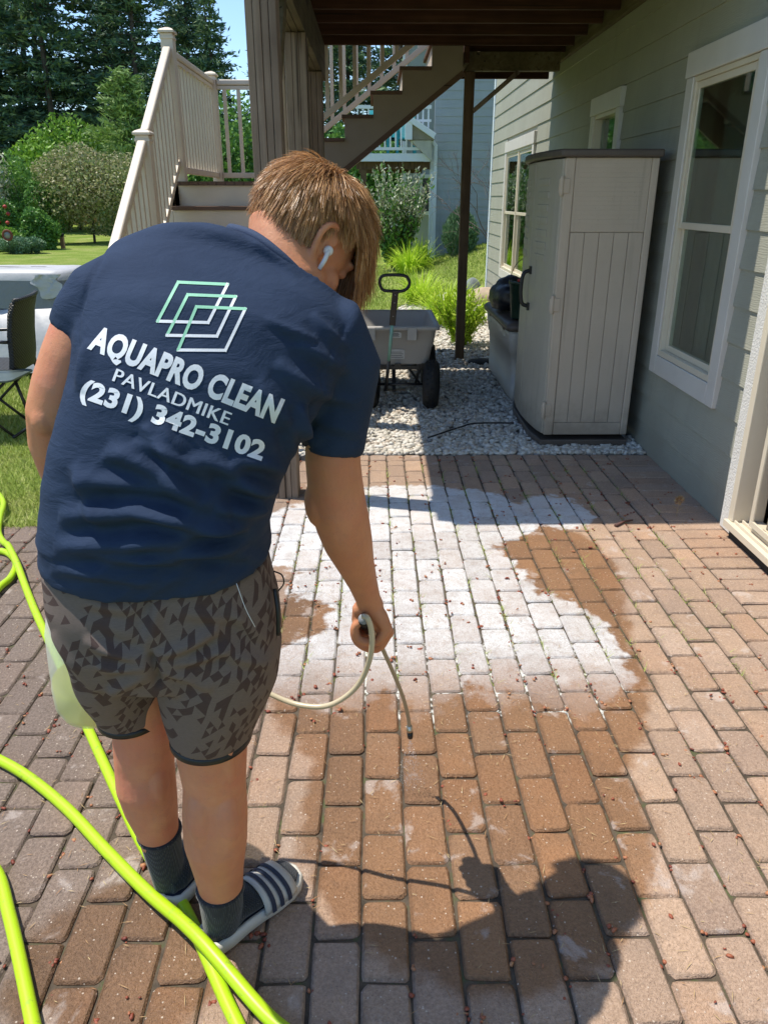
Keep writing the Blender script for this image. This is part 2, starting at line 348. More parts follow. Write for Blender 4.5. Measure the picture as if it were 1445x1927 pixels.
def area(cl):
    x,y,w,l,_=cl; q=[PJ((x+sx*w/2,y+sy*l/2,0)) for sx,sy in((-1,-1),(1,-1),(1,1),(-1,1))]
    cx,cy,_=PJ((x,y,0))
    if not(-20<cx<1465 and -10<cy<1945): return 0
    return abs(sum(q[i][0]*q[(i+1)%4][1]-q[(i+1)%4][0]*q[i][1] for i in range(4)))/2
cells.sort(key=lambda c_:-area(c_)); cache={}
JV=[];JF=[];JM=[];JT=[]
def tiltm(i):
    r=random.Random(i*13+5); return R(r.gauss(0,.45)),R(r.gauss(0,.55)),max(-.003,r.gauss(0,.0013)),R(r.gauss(0,.6))
stuffs={'paver':([],[]),'paver_border':([],[])}
for i,(x,y,w,l,mt) in enumerate(cells):
    gap=.0048; key=(round(w,3),round(l,3),i%5,mt)
    if key not in cache:
        V,Fq,tp=paver_verts(w-gap,l-gap*1.35,hash(key[:3])&0xffff); me=bpy.data.meshes.new('paver'); me.from_pydata(V,[],Fq+[tp]); me.materials.append(M[mt]); cache[key]=(me,V,Fq,tp)
    me,V,Fq,tp=cache[key]; a,b,dz,rz=tiltm(i); Mx=Matrix.Translation((x,y,dz))@Matrix.Rotation(rz,4,'Z')@Matrix.Rotation(a,4,'X')@Matrix.Rotation(b,4,'Y')
    if i<298:
        o=link(bpy.data.objects.new('paver',me)); o.parent=patio; o.matrix_local=Mx
    else:
        vv,ff=stuffs[mt]; n=len(vv); vv+=[Mx@Vector(v) for v in V]; ff+=[tuple(q+n for q in f) for f in Fq+[tp]]
for mt,(vv,ff) in stuffs.items():
    me=bpy.data.meshes.new('pavers'); me.from_pydata(vv,[],ff); me.materials.append(M[mt]); o=link(bpy.data.objects.new('distant_pavers' if mt=='paver' else 'border_pavers',me)); o.parent=patio; o['kind']='stuff'
# gravel bed and stones
t=NT('gravel_bed_soil'); p=t.pos(); c=t.ramp(t.noise(p,30,3),[(.3,(.16,.15,.13,1)),(.7,(.32,.30,.27,1))]); M['gravelbed']=t.set(Base_Color=c,Roughness=.95)
GP=[(X_S,4.77),(1.78,4.77),(1.78,12.3),(1.60,13.3),(.75,13.4),(.35,11.8),(.05,10.2),(-.55,8.9),(-.72,7.5)]
def inpoly(x,y,P):
    c=np.zeros(np.shape(x),bool); n=len(P)
    for i in range(n):
        x1,y1=P[i]; x2,y2=P[(i+1)%n]
        with np.errstate(divide='ignore',invalid='ignore'):
            c^=((y1>y)!=(y2>y))&(x<(x2-x1)*(y-y1)/(y2-y1+1e-12)+x1)
    return c
gx_=np.linspace(-.9,1.79,40); gy_=np.linspace(4.765,13.6,110); XX,YY=np.meshgrid(gx_,gy_); ZZ=gh(XX,YY)+.006
Vv=np.stack([XX,YY,ZZ],-1).reshape(-1,3); ii=np.arange((len(gy_)-1)*40).reshape(-1,40)[:,:-1].ravel(); Fq=np.stack([ii,ii+1,ii+41,ii+40],-1)
cen=Vv[Fq].mean(1); Fq=Fq[inpoly(cen[:,0],cen[:,1],GP)]
tag(link(bpy.data.objects.new('gravel_bed',np_mesh('gravel_bed',Vv,Fq,[M['gravelbed']],True))),kind='structure')
def ico():
    bm=bmesh.new(); bmesh.ops.create_icosphere(bm,subdivisions=1,radius=1); V=np.array([v.co[:] for v in bm.verts]); Fv=np.array([[v.index for v in f.verts] for f in bm.faces]); bm.free(); return V,Fv
IV,IF=ico()
def rotm(n,rg=rng):
    q=rg.normal(size=(n,4)); q/=np.linalg.norm(q,axis=1)[:,None]; w,x,y,z=q.T
    return np.stack([np.stack([1-2*(y*y+z*z),2*(x*y-z*w),2*(x*z+y*w)],-1),np.stack([2*(x*y+z*w),1-2*(x*x+z*z),2*(y*z-x*w)],-1),np.stack([2*(x*z-y*w),2*(y*z+x*w),1-2*(x*x+y*y)],-1)],1)
def rocks(name,C,r,mats,jit=.22):
    n=len(C); sc=r[:,None]*rng.uniform((.8,.6,.4),(1.35,1.0,.72),(n,3)); V=IV[None]*(1+rng.uniform(-jit,jit,(n,len(IV),1))); V=V*sc[:,None,:]
    q=rotm(n); tiltf=rng.uniform(0,.5,(n,1,1)); a=rng.uniform(0,6.28,n); Rz=np.zeros((n,3,3)); Rz[:,0,0]=np.cos(a);Rz[:,0,1]=-np.sin(a);Rz[:,1,0]=np.sin(a);Rz[:,1,1]=np.cos(a);Rz[:,2,2]=1
    tl=R(25)*rng.normal(size=n)*.7; Rx=np.zeros((n,3,3)); Rx[:,0,0]=1;Rx[:,1,1]=np.cos(tl);Rx[:,1,2]=-np.sin(tl);Rx[:,2,1]=np.sin(tl);Rx[:,2,2]=np.cos(tl)
    V=np.einsum('nij,nkj->nki',Rz@Rx,V)+C[:,None,:]
    Fv=(IF[None]+(np.arange(n)*len(IV))[:,None,None]).reshape(-1,3); return np_mesh(name,V.reshape(-1,3),Fv,mats)
t=NT('gravel_stone'); g=t.n('ShaderNodeNewGeometry'); c=t.ramp(g.outputs['Random Per Island'],[(0,(.42,.385,.32,1)),(.25,(.60,.56,.47,1)),(.5,(.70,.65,.56,1)),(.72,(.78,.75,.68,1)),(.86,(.58,.47,.35,1)),(1,(.36,.34,.32,1))])
c=t.mix(t.noise(t.pos(),60,3),c,t.mix(.5,c,(.25,.22,.18,1))); t.bump(t.noise(t.pos(),150,3),.4,.004); M['stone']=t.set(Base_Color=c,Roughness=.8)
n=30000; C=np.stack([rng.uniform(-.8,1.78,n),4.77+8.6*rng.random(n)**1.45,np.zeros(n)],-1); C=C[inpoly(C[:,0],C[:,1],GP)]
C=C[C[:,1]>4.785]; rr=rng.uniform(.013,.027,len(C))*(1+np.clip((C[:,1]-7)/9,0,.5)); C[:,2]=gh(C[:,0],C[:,1])+rr*.5+rng.random(len(C))*.016
tag(link(bpy.data.objects.new('gravel',rocks('gravel',C,rr,[M['stone']]))),kind='stuff')
# grass blades
def blades(name,C,h,w,mat,bend=.5):
    n=len(C); a=rng.uniform(0,6.28,n); L=np.stack([np.cos(a),np.sin(a),np.zeros(n)],-1); ln=rng.normal(0,bend,(n,2)); tip=C+np.stack([ln[:,0]*h,ln[:,1]*h,h*np.ones(n)],-1)
    V=np.stack([C-L*w[:,None]/2,C+L*w[:,None]/2,tip],1).reshape(-1,3); return np_mesh(name,V,np.arange(3*n).reshape(-1,3),[mat])
t=NT('grass_blade'); g=t.n('ShaderNodeNewGeometry'); f=t.math('MULTIPLY_ADD',g.outputs['Random Per Island'],.5,t.math('MULTIPLY',t.noise(t.pos(),1.1,4),.5))
c=t.ramp(f,[(.2,(.19,.27,.035,1)),(.42,(.32,.41,.07,1)),(.6,(.44,.50,.12,1)),(.8,(.64,.58,.27,1))]); M['blade']=t.set(Base_Color=c,Roughness=.6,Specular_IOR_Level=.25)
def scat(n,x0,x1,y0,y1): return np.stack([rng.uniform(x0,x1,n),rng.uniform(y0,y1,n)],-1)
A=[scat(90000,-4.6,-.70,3.60,7.2),scat(60000,-8,-1.0,7,14),scat(60000,-.8,4.6,8.3,20)]
A=np.concatenate(A); keep=~inpoly(A[:,0],A[:,1],GP)&~((A[:,0]>1.75)&(A[:,1]<12.7))&~((A[:,1]<Y_M+.01*rng.normal(size=len(A))))&~((A[:,0]>X_S)&(A[:,1]<4.8)); A=A[keep]
C=np.concatenate([A,gh(A[:,0],A[:,1])[:,None]-.003],1); s=1+np.clip((C[:,1]-4)/7,0,1.6); h=rng.uniform(.018,.045,len(C))*np.sqrt(s)
h*=np.where(C[:,1]<3.9,1.1,1)
tag(link(bpy.data.objects.new('grass',blades('grass',C,h,rng.uniform(.003,.006,len(C))*s,M['blade']))),kind='stuff')
# ================================================================ HOUSE
house=thing('house','sage green lap sided house wall with white trimmed windows and sliding door','house',(1.79,4,0))
WX=1.79; TOP=5.6; Y0=-1.2; YC=12.62; EXP=.177
openings=[(3.885,4.875,.53,2.30),(6.13,6.93,1.2,2.29),(9.30,11.30,.53,2.24),(1.2,3.575,-.1,2.28)]
def spans(z0,z1,ops,a,b):
    out=[(a,b)]
    for (y0,y1,q0,q1) in ops:
        if z1>q0+.01 and z0<q1-.01:
            nn=[]
            for (s,e) in out:
                if y1<=s or y0>=e: nn.append((s,e)); continue
                if y0>s: nn.append((s,y0))
                if y1<e: nn.append((y1,e))
            out=nn
    return out
k=0; z=-.005
while z<TOP:
    for (s,e) in spans(z,z+EXP,openings,Y0,YC):
        # boards butt end to end about every 3.6 m
        cuts=[s]; q=s-((s+k*1.37)%3.6)+3.6
        while q<e-.3:
            if q>s+.3: cuts.append(q)
            q+=3.6
        cuts.append(e)
        for a,b in zip(cuts[:-1],cuts[1:]):
            m=MB(); m.prism([(WX-.012,z),(WX+.004,z),(WX+.004,z+EXP+.02),(WX+.001,z+EXP+.02),(WX-.002,z+EXP)],'y',a+.001,b-.001)
            build(m,'siding_board',M['siding'],house)
    z+=EXP; k+=1
# wall core behind the boards
cs=sorted(set([Y0,YC]+[v for o in openings for v in o[:2]])); m=MB()
for a,b in zip(cs[:-1],cs[1:]):
    zz=[-.3,TOP]; ov=[o for o in openings if o[0]<(a+b)/2<o[1]]
    segs=[(-.3,TOP)] if not ov else [(-.3,ov[0][2]),(ov[0][3],TOP)]
    for z0,z1 in segs:
        if z1>z0: m.box(WX+.006,WX+.14,a,b,z0,z1)
build(m,'wall_core',M['siding'],house)
m=MB(); m.box(WX-.022,WX+.03,YC,YC+.09,-.1,TOP); build(m,'corner_board',M['nwhite'],house,.003)
M['nwall2']=plain('house_end_wall',(.33,.35,.30,1),.6); m=MB(); m.box(WX+.03,WX+9,YC-.05,YC+.02,-.2,TOP); build(m,'end_wall',M['nwall2'],house)
# room behind the windows
M['room']=plain('room_wall_paint',(.42,.37,.30,1),.8,(.38,.33,.27,1),1,20,.05); M['roomfloor']=plain('room_carpet',(.16,.13,.10,1),.9)
m=MB(); m.box(WX+4.2,WX+4.3,Y0,YC-.1,-.2,2.8); build(m,'room_back_wall',M['room'],house)
m=MB(); m.box(WX+.14,WX+4.2,Y0,YC-.1,-.15,-.02); build(m,'room_floor',M['roomfloor'],house)
m=MB(); m.box(WX+.14,WX+4.2,Y0,YC-.1,2.62,2.75); build(m,'room_ceiling',M['room'],house)
m=MB(); m.box(WX+.14,WX+4.2,5.55,5.65,-.02,2.62); m.box(WX+.14,WX+4.2,Y0-.1,Y0,-.02,2.62); m.box(WX+.14,WX+4.2,8.0,8.1,-.02,2.62); build(m,'room_partition',M['room'],house)
t=NT('curtain_cloth'); c=t.ramp(t.noise(t.obj(),3,3),[(.3,(.48,.52,.50,1)),(.7,(.58,.62,.60,1))]); M['curtain']=t.set(Base_Color=c,Roughness=.9)
M['curtain2']=plain('brown_curtain_cloth',(.40,.32,.28,1),.9)
def curtain(y0,y1,z0,z1,x,mat):
    m=MB(); n=max(8,int((y1-y0)/.018)); P=[(x+.02*math.sin(i*1.25)+.006*math.sin(i*3.1),y0+(y1-y0)*i/n) for i in range(n+1)]
    m.loft([[(a,b,z0) for a,b in P],[(a,b,z1) for a,b in P]],False,False,False); build(m,'curtain',mat,house)
curtain(4.42,4.72,.45,2.35,WX+.16,M['curtain']); curtain(4.0,4.38,.45,2.35,WX+.18,M['curtain2'])
def window(y0,y1,z0,z1,parts,sashes,dh=True,tw=.10,name='window'):
    """outer casing y0..y1,z0..z1"""
    w=thing(name,None,None,(WX,(y0+y1)/2,z0)); del_keys=None; w.parent=house; w.location=Vector((WX,(y0+y1)/2,z0))-house.location
    x0=WX-.034; x1=WX+.02
    for nm,a,b,c,d in (('side_casing',y0,y0+tw,z0,z1-.13),('side_casing',y1-tw,y1,z0,z1-.13),('head_casing',y0-.012,y1+.012,z1-.13,z1),('bottom_casing',y0+tw,y1-tw,z0,z0+.115)):
        m=MB(); m.box(x0-(.006 if nm=='head_casing' else 0),x1,a+.0008,b-.0008,c+.0008,d-.0008); build(m,nm,M['trim'],w,.004)
    iy0=y0+tw; iy1=y1-tw; iz0=z0+.115; iz1=z1-.13
    n=sashes; wd=(iy1-iy0)/n
    for s in range(n):
        a=iy0+s*wd; b=a+wd; fw=.04
        m=MB(); X0=WX-.026; X1=WX+.10
        m.box(X0,X1,a+.001,a+fw*.7,iz0+.001,iz1-.001); m.box(X0,X1,b-fw*.7,b-.001,iz0+.001,iz1-.001); m.box(X0,X1,a+fw*.7,b-fw*.7,iz1-fw*.7,iz1-.001); m.box(X0,X1,a+fw*.7,b-fw*.7,iz0+.001,iz0+fw*.9)
        build(m,'window_frame',M['almond'],w,.003)
        if dh:
            mid=(iz0+iz1)/2
            for nm,c,d,xo in (('upper_sash',mid-.02,iz1-fw*.7-.001,-.016),('lower_sash',iz0+fw*.9+.001,mid+.02,.006)):
                m=MB(); sa=a+fw*.7+.001; sb=b-fw*.7-.001; q=.036; xa=WX+xo; xb=xa+.022
                m.box(xa,xb,sa,sa+q,c,d); m.box(xa,xb,sb-q,sb,c,d); m.box(xa,xb,sa+q,sb-q,c,c+q); m.box(xa,xb,sa+q,sb-q,d-q,d)
                build(m,nm,M['almond'],w,.003)
                m=MB(); m.box(xa+.006,xa+.010,sa+q-.002,sb-q+.002,c+q-.002,d-q+.002); build(m,'pane',M['glass'],w)
        else:
            m=MB(); m.box(WX+.03,WX+.034,a+fw*.7,b-fw*.7,iz0+fw*.9,iz1-fw*.7); build(m,'pane',M['glass'],w)
    return w
window(3.885,4.875,.53,2.30,None,1); window(6.13,6.93,1.2,2.29,None,1,False); window(9.30,11.30,.53,2.24,None,2)
# sliding door
dr=thing('sliding_door',None,None,(WX,2.4,0)); dr.parent=house; dr.location=Vector((WX,2.4,0))-house.location
m=MB(); m.box(WX-.035,WX+.02,3.46,3.574,.005,2.28); build(m,'door_casing',M['trimtex'],dr,.004)
m=MB(); m.box(WX-.035,WX+.02,1.2,3.459,2.16,2.28); build(m,'door_head',M['trimtex'],dr,.004)
D1=3.459; D0=1.35
m=MB(); m.box(WX-.055,WX+.10,D1-.05,D1-.001,.09,2.159); m.box(WX-.055,WX+.10,D0,D0+.05,.09,2.159); m.box(WX-.055,WX+.10,D0+.05,D1-.05,2.10,2.159); build(m,'door_frame',M['almond'],dr,.004)
m=MB(); m.box(WX-.075,WX+.10,D0,D1-.001,.055,.089); m.box(WX-.050,WX-.042,D0,D1-.06,.089,.105); m.box(WX-.012,WX-.004,D0,D1-.06,.089,.105); m.box(WX+.03,WX+.038,D0,D1-.06,.089,.105); build(m,'door_sill',M['almond'],dr,.002)
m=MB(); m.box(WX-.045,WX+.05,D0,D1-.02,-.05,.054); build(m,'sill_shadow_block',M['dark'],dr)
def leaf(a,b,x,nm):
    m=MB(); q=.085; m.box(x,x+.035,a,a+q,.106,2.099); m.box(x,x+.035,b-q,b,.106,2.099); m.box(x,x+.035,a+q,b-q,.106,.106+.13); m.box(x,x+.035,a+q,b-q,2.01,2.099); build(m,nm,M['almond'],dr,.004)
    m=MB(); m.box(x+.014,x+.019,a+q-.002,b-q+.002,.234,2.012); build(m,'door_pane',M['glass'],dr)
leaf(2.36,3.40-.12,WX+.045,'sliding_panel'); leaf(D0+.051,2.44,WX-.001,'fixed_panel')
m=MB(); 
m.box(WX-.03,WX-.022,2.40,3.30,.12,.15); m.box(WX-.03,WX-.022,2.40,2.43,.15,2.07); m.box(WX-.03,WX-.022,3.27,3.30,.15,2.07); m.box(WX-.03,WX-.022,2.43,3.27,2.07,2.099); build(m,'screen_door_frame',M['almond'],dr,.002)
curtain(2.95,3.42,.03,2.2,WX+.25,M['curtain2'])
# ================================================================ DECK
deck=thing('deck','raised brown timber deck carried on weathered posts above the patio','deck',(-.48,4.05,0))
JZ=2.78; JT=3.015; EX=-.82; EY=3.93; FY=7.70; BX0=.80; FY2=8.67
def post(x,y,w,d,z0,z1,mat,nb=1,par=None,name='post'):
    m=MB()
    if nb==1: m.box(x-w/2,x+w/2,y-d/2,y+d/2,z0,z1)
    return build(m,name,mat,par,.006)
# near built-up post made of boards
for i in range(4):
    m=MB(); bw=.142/4; x=-.50-.071+i*bw; m.box(x+.0005,x+bw-.0015,4.055-.07-.004*(i%2),4.055+.07,-.02,2.499); build(m,'post_board',M['deckwood'],deck,.004)
for y in (5.55,7.12):
    for i in range(3): 
        m=MB(); bw=.135/3; x=-.485-.0675+i*bw; m.box(x+.0005,x+bw-.001,y-.068,y+.068,-.02,2.499); build(m,'post_board',M['deckwood'],deck,.004)
post(.878,7.98,.088,.088,-.02,2.62,M['post_dark'],par=deck)
for i in range(3):
    m=MB(); m.box(-.545+i*.042,-.545+i*.042+.040,EY+.05,FY-.04,2.50+.002*i,JZ-.001); build(m,'beam',M['beamwood'],deck,.003)
m=MB(); m.bar((-.485,4.15,2.05),(-.485,4.60,2.495),.085,.085); build(m,'knee_brace',M['beamwood'],deck,.003)
m=MB(); m.bar((-.485,5.64,2.1),(-.485,6.02,2.495),.085,.085); build(m,'knee_brace',M['beamwood'],deck,.003)
ys=[EY+.022]+[7.66-.45*i for i in range(0,9)][::-1]
for y in ys:
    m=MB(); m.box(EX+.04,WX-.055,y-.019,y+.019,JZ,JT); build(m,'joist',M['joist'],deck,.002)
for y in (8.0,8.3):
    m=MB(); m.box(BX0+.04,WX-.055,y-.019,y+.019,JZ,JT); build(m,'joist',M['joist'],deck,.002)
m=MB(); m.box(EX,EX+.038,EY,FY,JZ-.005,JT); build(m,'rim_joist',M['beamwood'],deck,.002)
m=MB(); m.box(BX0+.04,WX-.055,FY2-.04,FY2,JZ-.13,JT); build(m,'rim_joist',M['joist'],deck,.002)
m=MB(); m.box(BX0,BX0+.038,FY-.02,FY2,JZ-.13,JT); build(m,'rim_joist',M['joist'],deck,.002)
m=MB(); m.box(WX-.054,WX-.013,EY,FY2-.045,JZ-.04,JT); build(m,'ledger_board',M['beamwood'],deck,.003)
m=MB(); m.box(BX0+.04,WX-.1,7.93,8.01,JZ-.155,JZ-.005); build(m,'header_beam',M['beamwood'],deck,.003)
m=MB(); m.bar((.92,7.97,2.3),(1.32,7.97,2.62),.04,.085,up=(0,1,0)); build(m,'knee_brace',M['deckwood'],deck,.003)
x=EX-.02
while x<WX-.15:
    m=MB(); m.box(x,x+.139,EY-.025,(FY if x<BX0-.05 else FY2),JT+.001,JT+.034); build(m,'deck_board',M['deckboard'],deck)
    x+=.1415
# ================================================================ STAIRS
st=thing('deck_stairs','cream painted L shaped stairs with railings leading up to the deck','stairs',(-1.2,6.9,0))
RS=.19; NY0,NY1=7.75,8.68
def zk(k): return 1.87+RS*(k-1)
def xk(k): return -.265+.26*(k-3)
def poly_str():
    p=[(xk(1),1.46)]
    p=[]
    for k in range(1,8):
        p.append((xk(k),zk(k-1) if k>1 else 1.66)); p.append((xk(k),zk(k)-.03))
    p.append((.79,zk(7)-.03)); p.append((.79,2.60)); p.append((xk(1)+.02,1.46-.02)); return p
for y in (NY0,NY1-.04):
    m=MB(); m.prism(poly_str(),'y',y,y+.038); build(m,'stringer',M['stringer'],st,.002)
m=MB(); m.bar((xk(1)+.05,NY0+.02,1.45),(.80,NY0+.02,2.585),.055,.045); build(m,'stringer_edge_trim',M['tread'],st)
for k in range(1,7):
    m=MB(); m.box(xk(k)-.025,xk(k+1)-.002,NY0-.03,NY1+.01,zk(k)-.029,zk(k)); build(m,'tread',M['tread'],st,.003)
    m=MB(); m.box(xk(k)+.001,xk(k)+.02,NY0+.04,NY1-.042,zk(k-1) if k>1 else 1.685,zk(k)-.031); build(m,'riser',M['cream'],st)
# landing
LX0,LX1,LY0,LY1,LZ=-1.66,-.70,6.86,8.72,1.68
for i in range(13):
    x=LX0+i*(LX1-LX0)/13; m=MB(); m.box(x,x+(LX1-LX0)/13-.004,LY0-.02,LY1,LZ-.03,LZ); build(m,'landing_board',M['tread'],st)
m=MB(); m.box(LX0,LX1,LY0+.01,LY0+.048,LZ-.27,LZ-.031); m.box(LX0,LX1,LY1-.048,LY1-.01,LZ-.27,LZ-.031); m.box(LX0,LX0+.038,LY0+.05,LY1-.05,LZ-.27,LZ-.031); m.box(LX1-.038,LX1,LY0+.05,LY1-.05,LZ-.27,LZ-.031); build(m,'landing_frame',M['cream'],st,.002)
for (x,y) in ((LX0+.06,LY1-.12),(LX1-.06,LY1-.12)): 
    m=MB(); m.box(x-.045,x+.045,y-.045,y+.045,-.02,LZ-.28); build(m,'landing_post',M['stringer'],st)
# lower flight towards the camera
def zl(k): return LZ-.187*k
def yl(k): return LY0-.26*k
for k in range(1,9):
    m=MB(); m.box(LX0+.05,LX1-.04,yl(k)-.025,yl(k-1)-.002,zl(k)-.03,zl(k)); build(m,'tread',M['tread'],st,.003)
    m=MB(); m.box(LX0+.05,LX1-.04,yl(k-1)+.001,yl(k-1)+.018,zl(k)+.001,zl(k-1)-.031); build(m,'riser',M['cream'],st)
m=MB(); m.box(LX0+.05,LX1-.04,yl(8)+.001,yl(8)+.018,-.02,zl(8)-.031); build(m,'riser',M['cream'],st)
for x in (LX0+.01,LX1-.04):
    P=[(yl(0)+.0,zl(0)-.03)]
    for k in range(1,9): P+= [(yl(k-1),zl(k)-.03),(yl(k),zl(k)-.03)]
    P+=[(yl(8),-.02),(yl(8)+.2,-.02),(yl(0),zl(0)-.40)]
    m=MB(); m.prism(P[::-1],'x',x,x+.038); build(m,'stringer',M['cream'],st,.002)
def newel(x,y,z0,z1,w=.095):
    m=MB(); m.box(x-w/2,x+w/2,y-w/2,y+w/2,z0,z1-.035); build(m,'newel_post',M['cream'],st,.004)
    m=MB(); q=w/2+.014; 
    m.loft([[(x+sx*s,y+sy*s,z) for sx,sy in((-1,-1),(1,-1),(1,1),(-1,1))] for s,z in ((q,z1-.034),(q,z1-.018),(q*.75,z1-.006),(.012,z1+.008))],smooth=False); build(m,'post_cap',M['cream'],st,.002)
    m=MB(); m.box(x-q*.86,x+q*.86,y-q*.86,y+q*.86,z1-.075,z1-.058); build(m,'post_collar',M['cream'],st,.002)
def rail_run(a,b,zo_top,zo_bot,n,nm='baluster'):
    """a,b: base line ends (on the nosing line); rail offsets above it"""
    a=Vector(a);b=Vector(b); up=Vector((0,0,1))
    m=MB(); m.bar(a+up*zo_top,b+up*zo_top,.062,.05); build(m,'handrail',M['cream'],st,.012,3)
    m=MB(); m.bar(a+up*(zo_top-.045),b+up*(zo_top-.045),.04,.032); build(m,'sub_rail',M['cream'],st,.003)
    m=MB(); m.bar(a+up*zo_bot,b+up*zo_bot,.045,.05); build(m,'bottom_rail',M['cream'],st,.004)
    d=(b-a); al=abs(d.x)>abs(d.y)
    sl=d.z/(abs(d.x) if al else abs(d.y))
    for i in range(n):
        p=a+d*((i+.5)/n); m=MB(); w=.034; m.box(p.x-w/2,p.x+w/2,p.y-w/2,p.y+w/2,p.z+zo_bot+.012,p.z+zo_top-.055); build(m,nm,M['cream'],st,.003)
NXL=-1.60
newel(NXL,6.93,1.40,2.77); newel(NXL,8.62,1.40,2.70); newel(NXL,5.93,.72,1.99); newel(NXL,4.78,-.02,1.17)
newel(LX1-.05,6.93,1.40,2.77); newel(LX1-.05,4.78,-.02,1.17)
rail_run((NXL,6.98,LZ),(NXL,8.57,LZ),.93,.09,13)
rail_run((NXL+.05,8.62,LZ),(LX1-.02,8.62,LZ),.93,.09,6)
sl_=.187/.26
def nz(y): return LZ+(y-LY0)*sl_
for X in (NXL,):
    rail_run((X,5.98,nz(5.98)),(X,6.88,nz(6.88)),.93,.13,8); rail_run((X,4.83,nz(4.83)),(X,5.88,nz(5.88)),.93,.13,9)
rail_run((LX1-.05,4.83,nz(4.83)),(LX1-.05,6.88,nz(6.88)),.93,.13,17)
sx_=RS/.26
def nx_(x): return zk(1)+(x-xk(1))*sx_
for Y in (NY0+.03,NY1-.03):
    rail_run((xk(1)+.06,Y,nx_(xk(1)+.06)),(.76,Y,nx_(.76)),.95,.12,12)
newel(xk(1)+.01,NY0+.03,1.62,2.95); newel(xk(1)+.01,NY1-.03,1.62,2.95)
# ================================================================ PLANTS AND TREES
def leafmat(name,stops,rough=.5,trans=.25,nsc=.8):
    t=NT(name); g=t.n('ShaderNodeNewGeometry'); f=t.math('MULTIPLY_ADD',g.outputs['Random Per Island'],.6,t.math('MULTIPLY',t.noise(t.pos(),nsc,3),.4))
    c=t.ramp(f,stops); tr=t.n('ShaderNodeBsdfTranslucent'); t.l(c,tr.inputs[0]); mx=t.n('ShaderNodeMixShader'); mx.inputs[0].default_value=trans
    t.set(Base_Color=c,Roughness=rough,Specular_IOR_Level=.3); t.l(t.p.outputs[0],mx.inputs[1]); t.l(tr.outputs[0],mx.inputs[2]); t.l(mx.outputs[0],t.out.inputs[0]); return t.m
M['conifer']=leafmat('conifer_needles',[(.2,(0.036,0.091,0.057,1)),(.5,(0.080,0.154,0.084,1)),(.8,(0.189,0.266,0.095,1))],.6,.12,.35)
M['pine']=leafmat('soft_pine_needles',[(.2,(.12,.21,.05,1)),(.5,(.21,.33,.09,1)),(.8,(.31,.43,.13,1))],.6,.2)
M['maple']=leafmat('light_green_leaves',[(.2,(0.095,0.213,0.024,1)),(.5,(0.176,0.338,0.036,1)),(.8,(0.270,0.450,0.060,1))])
M['bronze']=leafmat('bronze_green_leaves',[(.2,(0.138,0.188,0.055,1)),(.4,(0.253,0.312,0.099,1)),(.62,(0.414,0.400,0.198,1)),(.85,(0.552,0.463,0.308,1))])
M['darkbush']=leafmat('dark_glossy_leaves',[(.2,(0.057,0.153,0.032,1)),(.5,(0.114,0.255,0.048,1)),(.8,(0.209,0.374,0.080,1))],.4)
M['chart']=leafmat('chartreuse_leaves',[(.2,(.30,.46,.02,1)),(.5,(.48,.68,.04,1)),(.8,(.65,.80,.12,1))],.45,.35,3)
M['silver']=leafmat('silver_tipped_leaves',[(.2,(.16,.22,.09,1)),(.45,(.42,.46,.28,1)),(.8,(.75,.75,.62,1))],.5,.2)
M['bluegreen']=leafmat('blue_green_leaves',[(.2,(0.084,0.176,0.091,1)),(.8,(0.210,0.338,0.182,1))])
M['red']=leafmat('red_petals',[(.2,(.45,.03,.03,1)),(.8,(.65,.12,.10,1))])
M['bark']=plain('grey_brown_bark',(.10,.08,.06,1),.9,(.05,.04,.03,1),6,30,.8,.02)
M['tallgrass']=leafmat('dry_tall_grass',[(.2,(.25,.20,.08,1)),(.5,(.38,.29,.13,1)),(.8,(.42,.36,.20,1))])
def quads(C,D,L,Wd,rg=rng,flat=None):
    """leaf diamonds: centre C, long axis D (unit), length L, width Wd"""
    n=len(C); q=rg.normal(size=(n,3)) if flat is None else flat; b=np.cross(D,q); b/=np.linalg.norm(b,axis=1)[:,None]+1e-9
    L=np.broadcast_to(L,(n,))[:,None]; Wd=np.broadcast_to(Wd,(n,))[:,None]
    V=np.stack([C-D*L*.5,C+b*Wd*.5-D*L*.08,C+D*L*.5,C-b*Wd*.5-D*L*.08],1).reshape(-1,3); return V,np.arange(4*n).reshape(-1,4)
def unit(a): return a/(np.linalg.norm(a,axis=-1,keepdims=True)+1e-9)
def conifer_mesh(h,r,seed,base=.08,dens=1.0,leafL=.34,droop=.25,gap=.35,mat='conifer',shape=.8):
    rg=np.random.default_rng(seed); Cs=[];Ds=[]; z=h*base; ga=0; br=[]
    while z<h*.99:
        f=1-z/h; L0=r*(f**shape)*(.75+.5*rg.random())+.15; nb=int(rg.integers(4,7))
        for k in range(nb):
            ga+=2.4+rg.normal()*.3; L=L0*(.7+.5*rg.random()); d=np.array([math.cos(ga),math.sin(ga),.15*f+.1-droop*(f)])
            d/=np.linalg.norm(d); end=np.array([0,0,z])+d*L; br.append((np.array([0,0,z]),end))
            if rg.random()<.08: continue
            ns=max(2,int(L/.16*dens))
            for s in rg.uniform(.22,1.0,ns):
                p=np.array([0,0,z])+d*L*s; p[2]-=droop*.8*(s*L)**2*.12
                m_=int(6*dens)+2
                off=rg.normal(size=(m_,3))*np.array([.22,.22,.10])*(.6+.5*f); Cs.append(p+off); dd=unit(d+rg.normal(size=(m_,3))*.55+np.array([0,0,.1])); Ds.append(dd)
        z+=gap*(.6+.8*rg.random())*(.55+.6*f)
    C=np.concatenate(Cs); D=np.concatenate(Ds); V,Fq=quads(C,D,leafL*rg.uniform(.6,1.3,len(C)),leafL*.26,rg)
    return np_mesh('crown',V,Fq,[M[mat]]),br
